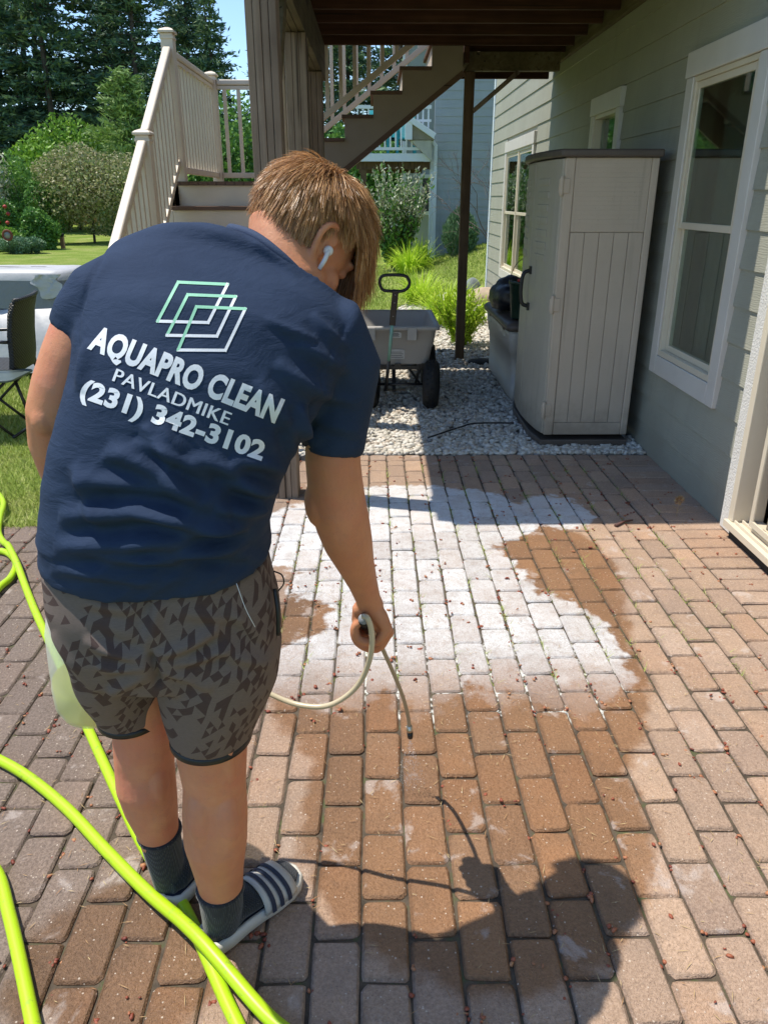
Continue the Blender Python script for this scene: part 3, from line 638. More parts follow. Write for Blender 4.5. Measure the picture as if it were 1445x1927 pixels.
def trunk_mesh(h,r0,br,seed,bend=.15,frac=.93):
    rg=np.random.default_rng(seed); m=MB(); pts=[(rg.normal()*bend*t_,rg.normal()*bend*t_,h*frac*t_) for t_ in np.linspace(0,1,7)]; pts[0]=(0,0,-.3)
    m.tube(pts,[r0*(1-.85*t_) for t_ in np.linspace(0,1,7)],8)
    for a,b in br: m.tube([a,b],[.035,.008],3,False)
    me=bpy.data.meshes.new('trunk'); me.from_pydata(m.v,[],m.f); me.materials.append(M['bark']); return me
def put_tree(name,label,cat,x,y,cm,tm,s=1,rz=0,group=None,z=None,sz=None):
    t_=thing(name,label,cat,(x,y,float(gh(x,y)) if z is None else z),rz,group); t_.scale=(s,s,sz or s)
    a=link(bpy.data.objects.new('crown',cm)); a.parent=t_; b=link(bpy.data.objects.new('trunk',tm)); b.parent=t_; return t_
CV=[]
for i,(h,r) in enumerate(((13.5,2.9),(12,2.5),(15,3.2),(11.0,2.2))):
    cm,br=conifer_mesh(h,r,20+i,base=.10,dens=1.0,droop=.35,gap=.5); CV.append((cm,trunk_mesh(h,.17,br[::2],30+i)))
spots=[(-19.5,33,2,1),(-17,36.5,0,1.05),(-15.6,33.5,1,1),(-14.2,37,2,1.02),(-12.9,34,0,.95),(-11.2,36.8,1,1.08),(-9.6,35,2,.86),(-7.9,38,0,.80),(-6.6,35.5,3,.78),(-4.6,38,1,.72),(-3.0,36,3,.92),(-1.0,38,0,.9),(1.2,36,1,1.0),(3.6,39,2,1.0),(6.5,36,0,1),(9.5,38,1,1),(-22.5,38,1,1.1),(-16.2,42,2,1.1),(-12.2,43,0,1.15),(-9.0,44,1,.95),(-24,31,0,1),(-2.0,44,2,.95),(2.5,46,0,1.1)]
desc=['tall dark conifer in the tree line at the back of the lawn','dark spruce with drooping boughs in the row of trees behind the lawn']
for i,(x,y,v,s) in enumerate([(x_*1.32,y_+12,v_,s_*1.33) for x_,y_,v_,s_ in spots]):
    put_tree('conifer_tree','tall dark conifer among others in the wall of trees behind the lawn','tree',x,y,*CV[v],s,rng.uniform(0,6.28),'dark conifers at the back of the lawn')
# trees left of the picture: their reflections show in the panes
for i,(x,y,v,s) in enumerate([(-15,3,2,.8),(-17,8,0,.8),(-14.5,12.5,1,.8),(-18,17,2,.8),(-16,-2,1,.8),(-19,22,0,.9)]):
    put_tree('conifer_tree','dark conifer standing at the left side of the garden','tree',x,y,*CV[v],s,rng.uniform(0,6.28),'conifers left of the lawn')
cm,br=conifer_mesh(7.2,2.5,77,base=.03,dens=1.1,leafL=.34,droop=-.35,gap=.34,mat='pine',shape=.6)
p=AY(242,250,37); put_tree('pine_tree','soft light green young pine behind the bronze leaved tree','tree',float(p[0]),37,cm,trunk_mesh(6.6,.10,br[::2],78),.90)
def crown_leaves(n,c,r,L,Wd,mat,seed,lump=.25,hollow=.45,up=.3):
    rg=np.random.default_rng(seed); d=unit(rg.normal(size=(n,3))); k=rg.normal(size=(9,3)); ph=rg.uniform(0,6,9)
    lum=1+lump*sum(np.sin(d@(k[j]*2.6)+ph[j]) for j in range(9))/4.0
    rad=(hollow+(1-hollow)*rg.random(n)**.5)*lum; C=np.array(c)+d*rad[:,None]*np.array(r)
    C=C[C[:,2]>.02]; D=unit(rg.normal(size=(len(C),3))+np.array([0,0,up])); V,Fq=quads(C,D,L*rg.uniform(.6,1.3,len(C)),Wd*rg.uniform(.7,1.2,len(C)),rg); return np_mesh('foliage',V,Fq,[mat])
def stems(c,r,n,seed,r0=.02,base=(0,0,0)):
    rg=np.random.default_rng(seed); m=MB()
    for i in range(n):
        d=unit(rg.normal(size=3)*np.array([1,1,.4])+np.array([0,0,.5])); e=np.array(c)+d*np.array(r)*.8; mid=(np.array(base)+e)/2+rg.normal(size=3)*.06*min(r); m.tube([base,mid,e],[r0,r0*.6,r0*.2],4)
    me=bpy.data.meshes.new('stems'); me.from_pydata(m.v,[],m.f); me.materials.append(M['bark']); return me
def plant(name,label,cat,x,y,parts,z=None,group=None,rz=0):
    t_=thing(name,label,cat,(x,y,float(gh(x,y)) if z is None else z),rz,group)
    for nm,me in parts: o=link(bpy.data.objects.new(nm,me)); o.parent=t_
    return t_
# bronze tree on the lawn
def tree_b(name,label,px,py,Y,ht,cz,r,nl,mat,seed,tr=.07,L=.16,W_=.09,lump=.3,hollow=.25,n=26):
    p=AY(px,py,Y); m=MB(); m.tube([(0,0,-.2),(.03,.02,cz*.4),(0,0,cz)],[tr,tr*.8,tr*.5],8); rg=np.random.default_rng(seed)
    for i in range(n):
        d=unit(rg.normal(size=3)+np.array([0,0,.7])); b0=np.array([0,0,cz*(.45+.5*rg.random())]); e=np.array([0,0,cz])+d*np.array(r)*.85; m.tube([b0,(b0+e)/2+np.array([0,0,.1]),e],[tr*.4,tr*.25,.006],4)
    me=bpy.data.meshes.new('trunk'); me.from_pydata(m.v,[],m.f); me.materials.append(M['bark'])
    return plant(name,label,'tree',float(p[0]),Y,[('trunk',me),('crown',crown_leaves(nl,(0,0,cz),r,L,W_,M[mat],seed,lump,hollow))])
tree_b('small_tree','small round crowned tree with bronze green leaves and thin trunk on the lawn',176,440,31.0,0,2.05,(2.0,1.7,1.35),17000,'bronze',5,.055,.12,.07)
tree_b('leafy_tree','bright green leafy tree behind the bronze leaved tree',150,420,38,0,2.7,(2.4,1.8,1.7),9000,'maple',6,.08,.2,.13)
tree_b('leafy_tree','bright green leafy tree partly behind the cream stair railing',275,420,39,0,1.6,(1.5,1.4,1.6),7000,'maple',8,.08,.18,.12)
tree_b('leafy_tree','dark green leafy tree seen between the stair balusters',440,420,24,0,1.7,(2.0,1.6,2.2),12000,'darkbush',9,.08,.17,.10)
tree_b('leafy_tree','dark green leafy tree behind the neighbouring deck',690,400,32,0,1.9,(2.6,1.8,2.0),12000,'darkbush',19,.08,.2,.13)
# bushes on the left
def bush(label,px,py,Y,r,nl,mat,seed,L=.1,W_=.06,lump=.3,name='bush',cz=None,extra=None,hollow=.4,up=.3):
    p=AY(px,py,Y); cz=cz if cz is not None else r[2]*.8; parts=[('foliage',crown_leaves(nl,(0,0,cz),r,L,W_,M[mat],seed,lump,hollow,up)),('stems',stems((0,0,cz),r,9,seed))]
    if extra: parts+=extra
    return plant(name,label,'bush',float(p[0]),Y,parts)
bush('round dark green bush beside the wooden path light',82,462,27,(.62,.55,.62),5200,'darkbush',31,.12,.08,.35)
bush('tall conical evergreen bush with dark feathery sprays',70,445,30,(1.0,.9,1.5),7000,'darkbush',32,.16,.05,.5,up=1.0)
bush('feathery light green evergreen left of the bronze tree',38,440,31,(.9,.8,1.55),7000,'maple',33,.18,.05,.6,up=1.0)
bush('low grey green bush at the front of the garden bed',45,478,25,(.75,.5,.30),4200,'bluegreen',34,.10,.04,.3)
bush('low olive green bush at the left edge of the garden bed',5,470,26,(.7,.5,.45),4000,'maple',35,.10,.04,.3)
bush('cream variegated bush at the far left edge',-12,440,30,(.95,.8,1.75),7000,'silver',36,.14,.07,.4)
rose=bush('rose bush carrying red blooms at the left edge',14,455,28,(.62,.5,.80),4200,'darkbush',37,.11,.07,.4)
rg=np.random.default_rng(3)
for i in range(9):
    m=MB(); c=Vector(rose.location)+Vector((rg.uniform(-.5,.6),-.42,rg.uniform(.75,1.35))); 
    for k in range(3): m.ball(c,(.075-.018*k,.075-.018*k,.05+.01*k),7,4)
    build(m,'bloom',M['red'],rose)
bush('small dark evergreen bush right of the bronze tree',225,440,36,(.95,.8,.85),5000,'bluegreen',38,.15,.07,.3)
bush('small reddish shrub under the bronze tree',120,436,37,(.7,.5,1.0),4000,'bronze',39,.14,.07,.3)
bush('green underbrush at the foot of the tree line',0,405,50,(3.4,1.5,2.6),12000,'darkbush',40,.26,.12,.4)
bush('dark underbrush behind the bronze leaved tree',190,395,51,(4.4,1.5,1.8),12000,'darkbush',41,.26,.12,.4)
bush('dark underbrush below the trees seen through the railing',420,395,50,(3.6,1.5,2.4),12000,'darkbush',42,.26,.12,.4)
n=5000; C=np.stack([rng.uniform(-17,-8.5,n),rng.uniform(40,42,n),np.zeros(n)],-1); C[:,2]=gh(C[:,0],C[:,1])
tag(link(bpy.data.objects.new('tall_dry_grass',blades('tall_dry_grass',C,rng.uniform(.35,.75,n),np.full(n,.05),M['tallgrass'],.25))),kind='stuff')
# fountain-shaped clumps of strap leaves
def strap_mesh(n,L,w,seed,mat,arch=1.0,seg=5,spread=.12):
    rg=np.random.default_rng(seed); V=[];Fq=[]
    for i in range(n):
        a=rg.uniform(0,6.28); out=np.array([math.cos(a),math.sin(a),0]); side=np.array([-out[1],out[0],0]); l=L*rg.uniform(.6,1.1); lean=rg.uniform(.15,1.0)*arch; b=out*rg.uniform(0,spread); ang=math.pi/2-lean*.35; p=b.copy(); n0=len(V)
        for k in range(seg+1):
            ww=w*(1-(k/seg)**2.2)*.5+.0008; V+=[p-side*ww,p+side*ww]; ang-=lean*1.35/seg*(1+k*.35); p=p+(out*math.cos(ang)+np.array([0,0,1])*math.sin(ang))*l/seg
        for k in range(seg): q=n0+2*k; Fq.append((q,q+1,q+3,q+2))
    return np_mesh('leaves',np.array(V),np.array(Fq),[mat],True)
def clump(label,px,py,Y,n,L,w,seed,mat='chart',name='daylily_clump',arch=1.0,spread=.15):
    p=AY(px,py,Y); return plant(name,label,'plant',float(p[0]),Y,[('leaves',strap_mesh(n,L,w,seed,M[mat],arch,5,spread))])
clump('bright green grassy clump beside the lawn edge, left of the leafy shrub',792,572,12.3,420,.62,.016,50,spread=.2)
clump('bright green grassy clump at the foot of the tall silvery bush',768,492,17.6,330,.75,.022,51,spread=.25)
clump('bright green grassy clump nearest the neighbouring downspout',790,480,18.4,260,.75,.022,52,spread=.25)
clump('lime green arching clump just left of the timber post',838,600,10.4,520,.62,.016,53,spread=.25)
# leafy lime shrub by the far post
p=AY(868,655,8.75)
m=MB(); V=[];D=[];rg=np.random.default_rng(60)
for i in range(120):
    a=rg.uniform(0,6.28); d=unit(np.array([math.cos(a)*rg.uniform(.1,.75),math.sin(a)*rg.uniform(.1,.75),1])); L=rg.uniform(.35,.66)
    m.tube([(0,0,-.05),d*L*.5,d*L],[.005,.003,.002],3)
    for s in np.linspace(.2,1,14): V.append(d*L*s+rg.normal(size=3)*.02); D.append(unit(d+rg.normal(size=3)*.6)); V.append(d*L*s+rg.normal(size=3)*.03); D.append(unit(d+rg.normal(size=3)*.6))
vv,ff=quads(np.array(V),np.array(D),.075,.022,rg); sm_=bpy.data.meshes.new('stems'); sm_.from_pydata(m.v,[],m.f); sm_.materials.append(M['bark'])
plant('lime_shrub','lime green leafy shrub in the gravel right of the timber post','shrub',float(p[0]),8.75,[('foliage',np_mesh('foliage',vv,ff,[M['chart']])),('stems',sm_)],z=float(gh(p[0],8.75)))
# tall silvery bush (spikes) in front of the neighbour
p=AY(745,440,18.6); V=[];D=[];V2=[];D2=[];m=MB();rg=np.random.default_rng(61)
for i in range(150):
    a=rg.uniform(0,6.28); d=unit(np.array([math.cos(a)*rg.uniform(.05,.62),math.sin(a)*rg.uniform(.05,.5),1])); L=rg.uniform(1.3,2.35); m.tube([(0,0,-.1),d*L*.5,d*L],[.012,.008,.003],3)
    for s in np.linspace(.15,1,44):
        q=d*L*s+rg.normal(size=3)*.07*(1.15-s); tgt=(V2,D2) if (s>.62 and rg.random()<.75) else (V,D); tgt[0].append(q); tgt[1].append(unit(d+rg.normal(size=3)*.7))
v1,f1=quads(np.array(V),np.array(D),.13,.05,rg); v2,f2=quads(np.array(V2),np.array(D2),.09,.04,rg); sm_=bpy.data.meshes.new('stems'); sm_.from_pydata(m.v,[],m.f); sm_.materials.append(M['bark'])
plant('flowering_bush','tall bush with silvery white flower spikes beside the neighbouring house','bush',float(p[0]),18.6,[('foliage',np_mesh('foliage',v1,f1,[M['darkbush']])),('flower_spikes',np_mesh('flower_spikes',v2,f2,[M['silver']])),('stems',sm_)])
# conical blue-green shrub by the neighbour wall
p=AY(865,470,18.9); rg=np.random.default_rng(62); n=3800; zt=rg.random(n)**.8; a=rg.uniform(0,6.28,n); rr_=.42*np.sin(np.pi*np.clip(zt*.86+.12,0,1))**.8*rg.uniform(.6,1.05,n)
C=np.stack([np.cos(a)*rr_,np.sin(a)*rr_,zt*1.02],-1); D=unit(np.stack([np.cos(a)*.4,np.sin(a)*.4,np.ones(n)],-1)+rg.normal(size=(n,3))*.3); v1,f1=quads(C,D,.13,.03,rg)
plant('conical_shrub','blue green upright shrub against the grey neighbouring wall','shrub',float(p[0]),18.9,[('foliage',np_mesh('foliage',v1,f1,[M['bluegreen']])),('stems',stems((0,0,.5),(.2,.2,.4),6,63))])
# bare twiggy shrub
p=AY(905,440,17.5); m=MB(); rg=np.random.default_rng(64)
def twig(a,d,L,r,dep):
    b=a+d*L; mid=(a+b)/2+rg.normal(size=3)*L*.07; m.tube([a,mid,b],[r,r*.8,r*.55],4)
    if dep:
        for k in range(rg.integers(2,4)): twig(a+(b-a)*rg.uniform(.45,1),unit(d+rg.normal(size=3)*.5),L*rg.uniform(.55,.8),r*.6,dep-1)
for i in range(5): twig(np.array([0,0,0.]),unit(np.array([rg.normal()*.45-.35,rg.normal()*.3,1])),1.0,.014,4)
sm_=bpy.data.meshes.new('branches'); sm_.from_pydata(m.v,[],m.f); sm_.materials.append(plain('reddish_twig_bark',(.16,.12,.11,1),.8))
plant('bare_shrub','leafless twiggy shrub standing before the grey neighbouring wall','shrub',float(p[0])+.35,17.5,[('branches',sm_)])
# spruce bough entering above the house corner
p=AY(905,150,15.5); cm,br=conifer_mesh(7.0,2.1,90,base=.50,dens=1.7,leafL=.15,droop=.3,gap=.35,mat='pine'); put_tree('spruce_tree','green spruce whose bough tips reach past the far house corner','tree',3.75,16.2,cm,trunk_mesh(7,.09,br[::2],91),1)
# rocks beside the gravel
def boulder(label,px,py,Y,r,col,seed,name='boulder'):
    p=AY(px,py,Y); rg=np.random.default_rng(seed); bm=bmesh.new(); bmesh.ops.create_icosphere(bm,subdivisions=3,radius=1); k=rg.normal(size=(6,3))*1.6; ph=rg.uniform(0,6,6)
    for v in bm.verts:
        c=np.array(v.co); s=1+.10*sum(math.sin(float(c@k[j])+ph[j]) for j in range(6))/2; v.co=Vector(c*s*np.array(r))
    me=bpy.data.meshes.new(name); bm.to_mesh(me); bm.free()
    for q in me.polygons: q.use_smooth=True
    me.materials.append(plain(name+'_stone',col,.8,tuple(c*.65 for c in col[:3])+(1,),6,40,.5,.01)); o=link(bpy.data.objects.new(name,me)); o.location=(float(p[0]),Y,float(gh(p[0],Y))+r[2]*.6); tag(o,label,'rock'); return o
boulder('smooth tan boulder at the house corner',912,556,12.0,(.26,.22,.17),(.50,.38,.27,1),70)
boulder('upright grey green rock left of the tan boulder',888,545,12.5,(.13,.12,.20),(.24,.28,.27,1),71)
boulder('dark flat rock at the foot of the storage box',905,688,7.75,(.16,.10,.05),(.03,.03,.028,1),72)
# path light, disc ornament
p=G(115,452)
def _pl():
    p=AY(118,458,27.5); pl=thing('path_light','wooden bollard path light with dark cap beside the round bush','light',(float(p[0]),27.5,-.02)); x,y=float(p[0]),27.5
    m=MB(); m.box(x-.06,x+.06,y-.06,y+.06,-.05,.36); build(m,'bollard_post',plain('orange_brown_timber',(.36,.20,.12,1),.7),pl,.008)
    m=MB(); m.box(x-.068,x+.068,y-.068,y+.068,.361,.46); build(m,'lamp_cap',M['dark'],pl,.01)
_pl()
def _disc():
    p=AY(14,442,24.5); x=float(p[0]); z=float(p[2]); o=thing('garden_ornament','round rust rimmed disc ornament on a stake in the left garden bed','ornament',(x,24.5,0))
    Mx=Matrix.Rotation(R(90),3,'X'); m=MB(); m.lathe([(.10,-.02),(.155,-.02),(.165,0),(.155,.02),(.10,.02),(.10,-.02)],(x,24.5,z),24,Mx); build(m,'disc_rim',plain('rusty_metal',(.22,.06,.04,1),.8),o)
    m=MB(); m.lathe([(.002,-.012),(.10,-.012),(.10,.012),(.002,.012)],(x,24.5,z),24,Mx); build(m,'disc_face',plain('grey_glass_disc',(.30,.30,.30,1),.5),o)
    m=MB(); m.tube([(x,24.51,-.05),(x,24.51,z-.15)],.008,6); build(m,'stake',M['dark'],o)
_disc()
# mulch strip edging
n=900; C=np.stack([rng.uniform(-.15,.20,n),rng.uniform(9.6,11.2,n),np.zeros(n)],-1); C[:,2]=gh(C[:,0],C[:,1])+.02
t=NT('red_mulch_bark'); t.set(Base_Color=(.16,.055,.04,1),Roughness=.9); tag(link(bpy.data.objects.new('bark_mulch',rocks('bark_mulch',C,rng.uniform(.015,.035,n),[t.m]))),kind='stuff')
# ================================================================ NEIGHBOURING HOUSE
nb=thing('neighbour_house','grey lap sided neighbouring house with white trim, downspout and raised deck','house',(3,20,0))
NY=20.0; c0=AY(812,487,NY)[0]; zb=-.15; k=0; z=.12
while z<6.5:
    for a,b in (((float(c0),float(c0)+3.2+(k%3)*.5)),(float(c0)+3.2+(k%3)*.5,11.0)):
        m=MB(); m.prism([(NY-.012,z),(NY+.004,z),(NY+.004,z+.19),(NY+.001,z+.19),(NY-.002,z+.178)],'x',a+.001,b-.001); build(m,'siding_board',M['nsiding'],nb)
    z+=.178; k+=1
m=MB(); m.box(float(c0)+.01,11,NY+.006,NY+.2,-.4,6.4); build(m,'wall_core',M['nsiding'],nb)
m=MB(); m.box(float(c0),11,NY-.03,NY+.005,-.4,.115); build(m,'foundation',plain('concrete_foundation',(.30,.32,.33,1),.8),nb)
cx=float(c0)
m=MB(); m.box(cx-.09,cx-.001,NY-.035,NY+.1,.0,2.95); build(m,'corner_board',M['nwhite'],nb,.005)
m=MB(); d=.05; m.bar((cx+.03,NY-.08,.18),(cx+.03,NY-.08,2.72),.085,.07,up=(0,1,0)); m.bar((cx-.30,NY-.30,.07),(cx+.03,NY-.08,.20),.085,.07); m.bar((cx+.03,NY-.08,2.70),(cx-.38,NY-.12,3.16),.085,.07,up=(0,1,0)); build(m,'downspout',M['nwhite'],nb,.01)
# slanting eave return with white fascia
P=lambda px,py:AY(px,py,NY-.5)
a=P(771,222); b=P(818,258); c=P(812,258); e=P(771,262)
m=MB(); m.prism([(float(a[0]),float(a[2])),(float(a[0]),float(e[2])),(float(b[0]),float(e[2]))],'y',NY-.46,NY-.02); build(m,'gable_end',plain('tan_gable_board',(.28,.25,.19,1),.7),nb)
m=MB(); m.bar((float(a[0])-.05,NY-.49,float(a[2])+.02),(float(b[0]),NY-.49,float(b[2])+.03),.10,.12,up=(0,0,1)); m.box(float(a[0])-.10,float(a[0])+.06,NY-.52,NY-.42,float(e[2]),float(a[2])-.03); build(m,'fascia',M['nwhite'],nb,.004)
g0=P(783,263); g1=P(812,263); g2=P(812,302)
m=MB(); m.prism([(float(g0[0])-.12,float(g0[2])),(float(g1[0]),float(g1[2])),(float(g2[0]),float(g2[2]))][::-1],'y',NY-.44,NY-.05); build(m,'soffit',plain('cream_soffit_board',(.50,.50,.42,1),.7),nb)
# neighbour deck
NDX=(-.42,cx-.10); nz0=2.42
a=AY(700,288,NY-.3); b_=AY(700,303,NY-.3); zt=float(a[2]); zl_=float(b_[2])
m=MB(); m.box(NDX[0],NDX[1]-.001,NY-.32,NY-.28,zl_,zt); build(m,'deck_rim',M['nwhite'],nb)
m=MB(); m.box(NDX[0],NDX[1],NY-.28,NY+3.6,zt-.06,zt); build(m,'deck_floor',M['deckboard'],nb)
m=MB(); m.box(NDX[0],NDX[1],NY-.1,NY+.02,zl_-.16,zl_-.001); m.box(NDX[0],NDX[1],NY+3,NY+3.12,zl_-.16,zl_-.001); build(m,'deck_beam',M['post_dark'],nb)
for x in (-.25,): 
    m=MB(); m.box(x-.07,x+.07,NY-.12,NY+.02,-.1,zl_-.17); build(m,'deck_post',M['post_dark'],nb)
m=MB(); m.box(NDX[0],NDX[1],NY-.33,NY-.27,zt+.93,zt+1.0); build(m,'deck_handrail',M['nwhite'],nb)
m=MB(); m.box(NDX[0],NDX[1],NY-.32,NY-.28,zt+.07,zt+.13); m.box(NDX[0],NDX[1],NY-.32,NY-.28,zt+.66,zt+.71); build(m,'deck_bottom_rail',M['nwhite'],nb)
x=NDX[0]+.05
while x<NDX[1]-.03:
    m=MB(); m.box(x-.018,x+.018,NY-.318,NY-.282,zt+.131,zt+.929); build(m,'deck_baluster',M['nwhite'],nb); x+=.125
# recessed rear wing under and behind the deck
m=MB(); m.box(float(AY(757,313,NY+4.38)[0]),cx+.5,NY+4.4,NY+4.6,-.4,6.0); build(m,'rear_wing_wall',M['nsiding'],nb)
wl=AY(757,313,NY+4.38); m=MB(); m.box(float(wl[0])-.0,float(wl[0])+.12,NY+4.33,NY+4.39,-.2,5.9); build(m,'rear_corner_board',M['nwhite'],nb)
wa=AY(795,316,NY+4.38); wb=AY(812,345,NY+4.38)
def nwin(x0,x1,z0,z1):
    f=MB(); y=NY+4.36; f.box(x0-.1,x0,y-.04,y+.03,z0-.1,z1+.1); f.box(x1,x1+.1,y-.04,y+.03,z0-.1,z1+.1); f.box(x0,x1,y-.04,y+.03,z1,z1+.1); f.box(x0,x1,y-.04,y+.03,z0-.1,z0); w=build(f,'window',M['nwhite'],nb)
    f=MB(); f.box(x0,x1,y,y+.02,z0,z1); build(f,'pane',plain('dark_glass_pane',(.03,.05,.06,1),.08,spec=.8),w)
nwin(float(wa[0]),float(wa[0])+.9,1.2,2.1); 
# turquoise chairs on that deck
M['turq']=plain('turquoise_fabric',(.03,.42,.45,1),.6,(.02,.34,.38,1))
def adiron(px,lab):
    p=AY(px,260,NY+.9); x=float(p[0]); y=NY+.9; o=thing('deck_chair',lab,'chair',(x,y,zt))
    m=MB(); m.obox((x,y,zt+.38),(.6,.55,.05)); build(m,'seat',M['turq'],o,.01)
    for i in range(5): m=MB(); m.bar((x-.26+i*.13,y+.25,zt+.38),(x-.30+i*.15,y+.5,zt+1.05),.115,.03,up=(0,1,0)); build(m,'back_slat',M['turq'],o)
    for sx in(-1,1):
        m=MB(); m.box(x+sx*.33-.05,x+sx*.33+.05,y-.3,y+.35,zt+.58,zt+.61); build(m,'armrest',M['turq'],o)
        for yy in (-.24,.26): m=MB(); m.box(x+sx*.33-.03,x+sx*.33+.03,y+yy-.03,y+yy+.03,zt,zt+.579); build(m,'leg',M['turq'],o)
adiron(755,'turquoise chair behind the white railing of the neighbouring deck, right one'); adiron(722,'turquoise chair behind the white railing of the neighbouring deck, left one')
# roof mass over neighbour
m=MB(); m.box(cx-.4,11.2,NY-.5,NY+5,6.4,6.6); build(m,'roof_eave',M['nwhite'],nb)
# ================================================================ STORAGE CABINET
def plastic(name,c,c2):
    t=NT(name); p=t.pos(); sz=t.n('ShaderNodeSeparateXYZ'); t.l(p,sz.inputs[0]); col=t.ramp(t.noise(p,4,5,.65),[(.3,c2),(.7,c)])
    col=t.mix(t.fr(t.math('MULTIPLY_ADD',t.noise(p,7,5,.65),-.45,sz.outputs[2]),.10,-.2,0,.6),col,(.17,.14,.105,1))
    col=t.mix(t.fr(t.noise(t.scale(p,(16,16,1.2)),1,4,.65),.54,.75,0,.30),col,tuple(x*.55 for x in c2[:3])+(1,)); col=t.mix(t.fr(t.noise(p,90,3,.7),.64,.72,0,.4),col,(.18,.15,.12,1))
    b=t.bump(t.noise(t.scale(p,(260,260,40)),1,3,.6),.25,.0012); return t.set(Base_Color=col,Roughness=t.fr(t.noise(p,8,3),.3,.7,.42,.62))
M['plast']=plastic('taupe_cabinet_plastic',(.52,.43,.33,1),(.47,.385,.295,1))
M['plast2']=plastic('taupe_door_plastic',(.42,.375,.30,1),(.385,.345,.275,1))
M['lid']=plain('brown_lid_plastic',(.10,.078,.062,1),.5)
M['black']=plain('black_plastic',(.012,.012,.013,1),.45)
M['blackmetal']=plain('black_powdercoat',(.015,.015,.016,1),.35)
cb=thing('storage_cabinet','tall taupe plastic storage cabinet with brown lid against the house wall','cabinet',(1.4,5.45,0))
CX0,CX1,CY0,CY1,CH=1.13,1.69,4.95,6.02,1.775
m=MB(); m.prism([(CX0-.02,CY0-.015),(CX1+.005,CY0-.015),(CX1+.005,CY1+.01),(CX0-.02,CY1+.01),(CX0-.06,CY1-.2),(CX0-.06,CY0+.2)],'z',-.01,.045); build(m,'cabinet_base',M['lid'],cb,.008)
# side panel with recessed vertical boards
m=MB(); m.box(CX0+.06,CX1-.04,CY0+.014,CY0+.03,.076,CH); m.box(CX1-.045,CX1,CY0-.004,CY0+.04,.076,CH); m.box(CX0,CX0+.062,CY0-.004,CY0+.04,.076,CH); build(m,'side_frame',M['plast'],cb,.008,3)
m=MB(); m.box(CX0+.063,CX1-.046,CY0+.002,CY0+.0139,.077,.16); build(m,'side_panel_bottom',M['plast'],cb,.003)
m=MB(); m.box(CX0+.063,CX1-.046,CY0+.002,CY0+.0139,1.36,CH-.001); build(m,'side_panel_top',M['plast'],cb,.003)
nb_=5; w_=(CX1-.046-CX0-.063)/nb_
for i in range(nb_):
    m=MB(); a=CX0+.063+i*w_; m.box(a+.0015,a+w_-.0015,CY0+.003+.0015*(i%2),CY0+.0139,.163,1.357); build(m,'side_panel_board',M['plast'],cb,.002)
for i in range(14):
    m=MB(); z=1.385+i*.026; m.box(CX0+.075,CX1-.06,CY0+.0012,CY0+.0019,z,z+.021); build(m,'side_panel_rib',M['plast'],cb,.0009,1)
m=MB(); m.box(CX1-.02,CX1,CY0+.041,CY1,.076,CH); m.box(CX0,CX1-.021,CY1-.03,CY1,.076,CH); build(m,'cabinet_shell',M['plast'],cb,.006)
# bowed double doors facing left
def bow(u): return CX0-.012-.055*math.sin(math.pi*u)**.7
for u0,u1,nm in ((0.0,.497,'door'),(.503,1.0,'door')):
    P=[(bow(u0+(u1-u0)*i/8),CY0+.005+(CY1-CY0-.01)*(u0+(u1-u0)*i/8)) for i in range(9)]; Pi=[(x+.03,y) for x,y in P][::-1]
    m=MB(); m.prism(P+Pi,'z',.085,CH-.005); d_=build(m,nm,M['plast2'],cb,.006)
    for i in range(7):
        z=CH-.12-i*.075; m=MB(); a=u0+.16; b=u1-.12
        Q=[(bow(a+(b-a)*j/4)-.005,CY0+.005+(CY1-CY0-.01)*(a+(b-a)*j/4)) for j in range(5)]; Qi=[(x+.006,y) for x,y in Q][::-1]; m.prism(Q+Qi,'z',z-.03,z+.01); build(m,'louvre',M['plast2'],d_,.002)
hx=bow(.44); hy=CY0+(CY1-CY0)*.44
m=MB(); m.tube(spline([(hx-.004,hy,1.10),(hx-.05,hy,1.075),(hx-.062,hy,.98),(hx-.05,hy,.885),(hx-.004,hy,.86)],5),.013,8); m.obox((hx-.004,hy,1.10),(.02,.04,.05)); m.obox((hx-.004,hy,.86),(.02,.04,.05)); build(m,'door_handle',M['black'],cb)
for z in (.93,1.62,.25):
    m=MB(); m.tube([(CX0-.012,CY0-.006,z-.055),(CX0-.012,CY0-.006,z+.055)],.013,10); m.box(CX0-.03,CX0+.035,CY0-.012,CY0-.0045,z-.04,z+.04); build(m,'hinge',M['plast'],cb,.002)
P=[(CX1+.015,CY0-.03),(CX1+.015,CY1+.03)]+[(CX0-.03-.075*math.sin(math.pi*u)**.7,CY1+.03-(CY1-CY0+.06)*u) for u in np.linspace(0,1,11)]
m=MB(); m.prism(P,'z',CH+.001,CH+.045); build(m,'cabinet_lid',M['lid'],cb,.012,3)
# ================================================================ DECK BOX + things on it
M['boxp']=plain('grey_beige_resin',(.44,.42,.38,1),.5,(.40,.38,.345,1),4,200,.1,.001)
bx=thing('deck_box','grey beige resin deck box with dark lid behind the tall cabinet','storage box',(1.38,6.8,0))
B0,B1,BY0,BY1=1.06,1.70,6.08,7.42
def rr(x0,x1,y0,y1,r,z,n=4):
    out=[]
    for cx_,cy_,a0 in ((x1-r,y1-r,0),(x0+r,y1-r,90),(x0+r,y0+r,180),(x1-r,y0+r,270)):
        out+=[(cx_+r*math.cos(R(a0+90*k/n)),cy_+r*math.sin(R(a0+90*k/n)),z) for k in range(n+1)]
    return out
m=MB(); m.loft([rr(B0+.05-q,B1-.03+q*.5,BY0+.05-q,BY1-.05+q,.05,z) for z,q in ((.02,.0),(.04,.012),(.15,.02),(.155,.012),(.40,.025),(.405,.035),(.55,.05),(.58,.05))]); build(m,'box_body',M['boxp'],bx)
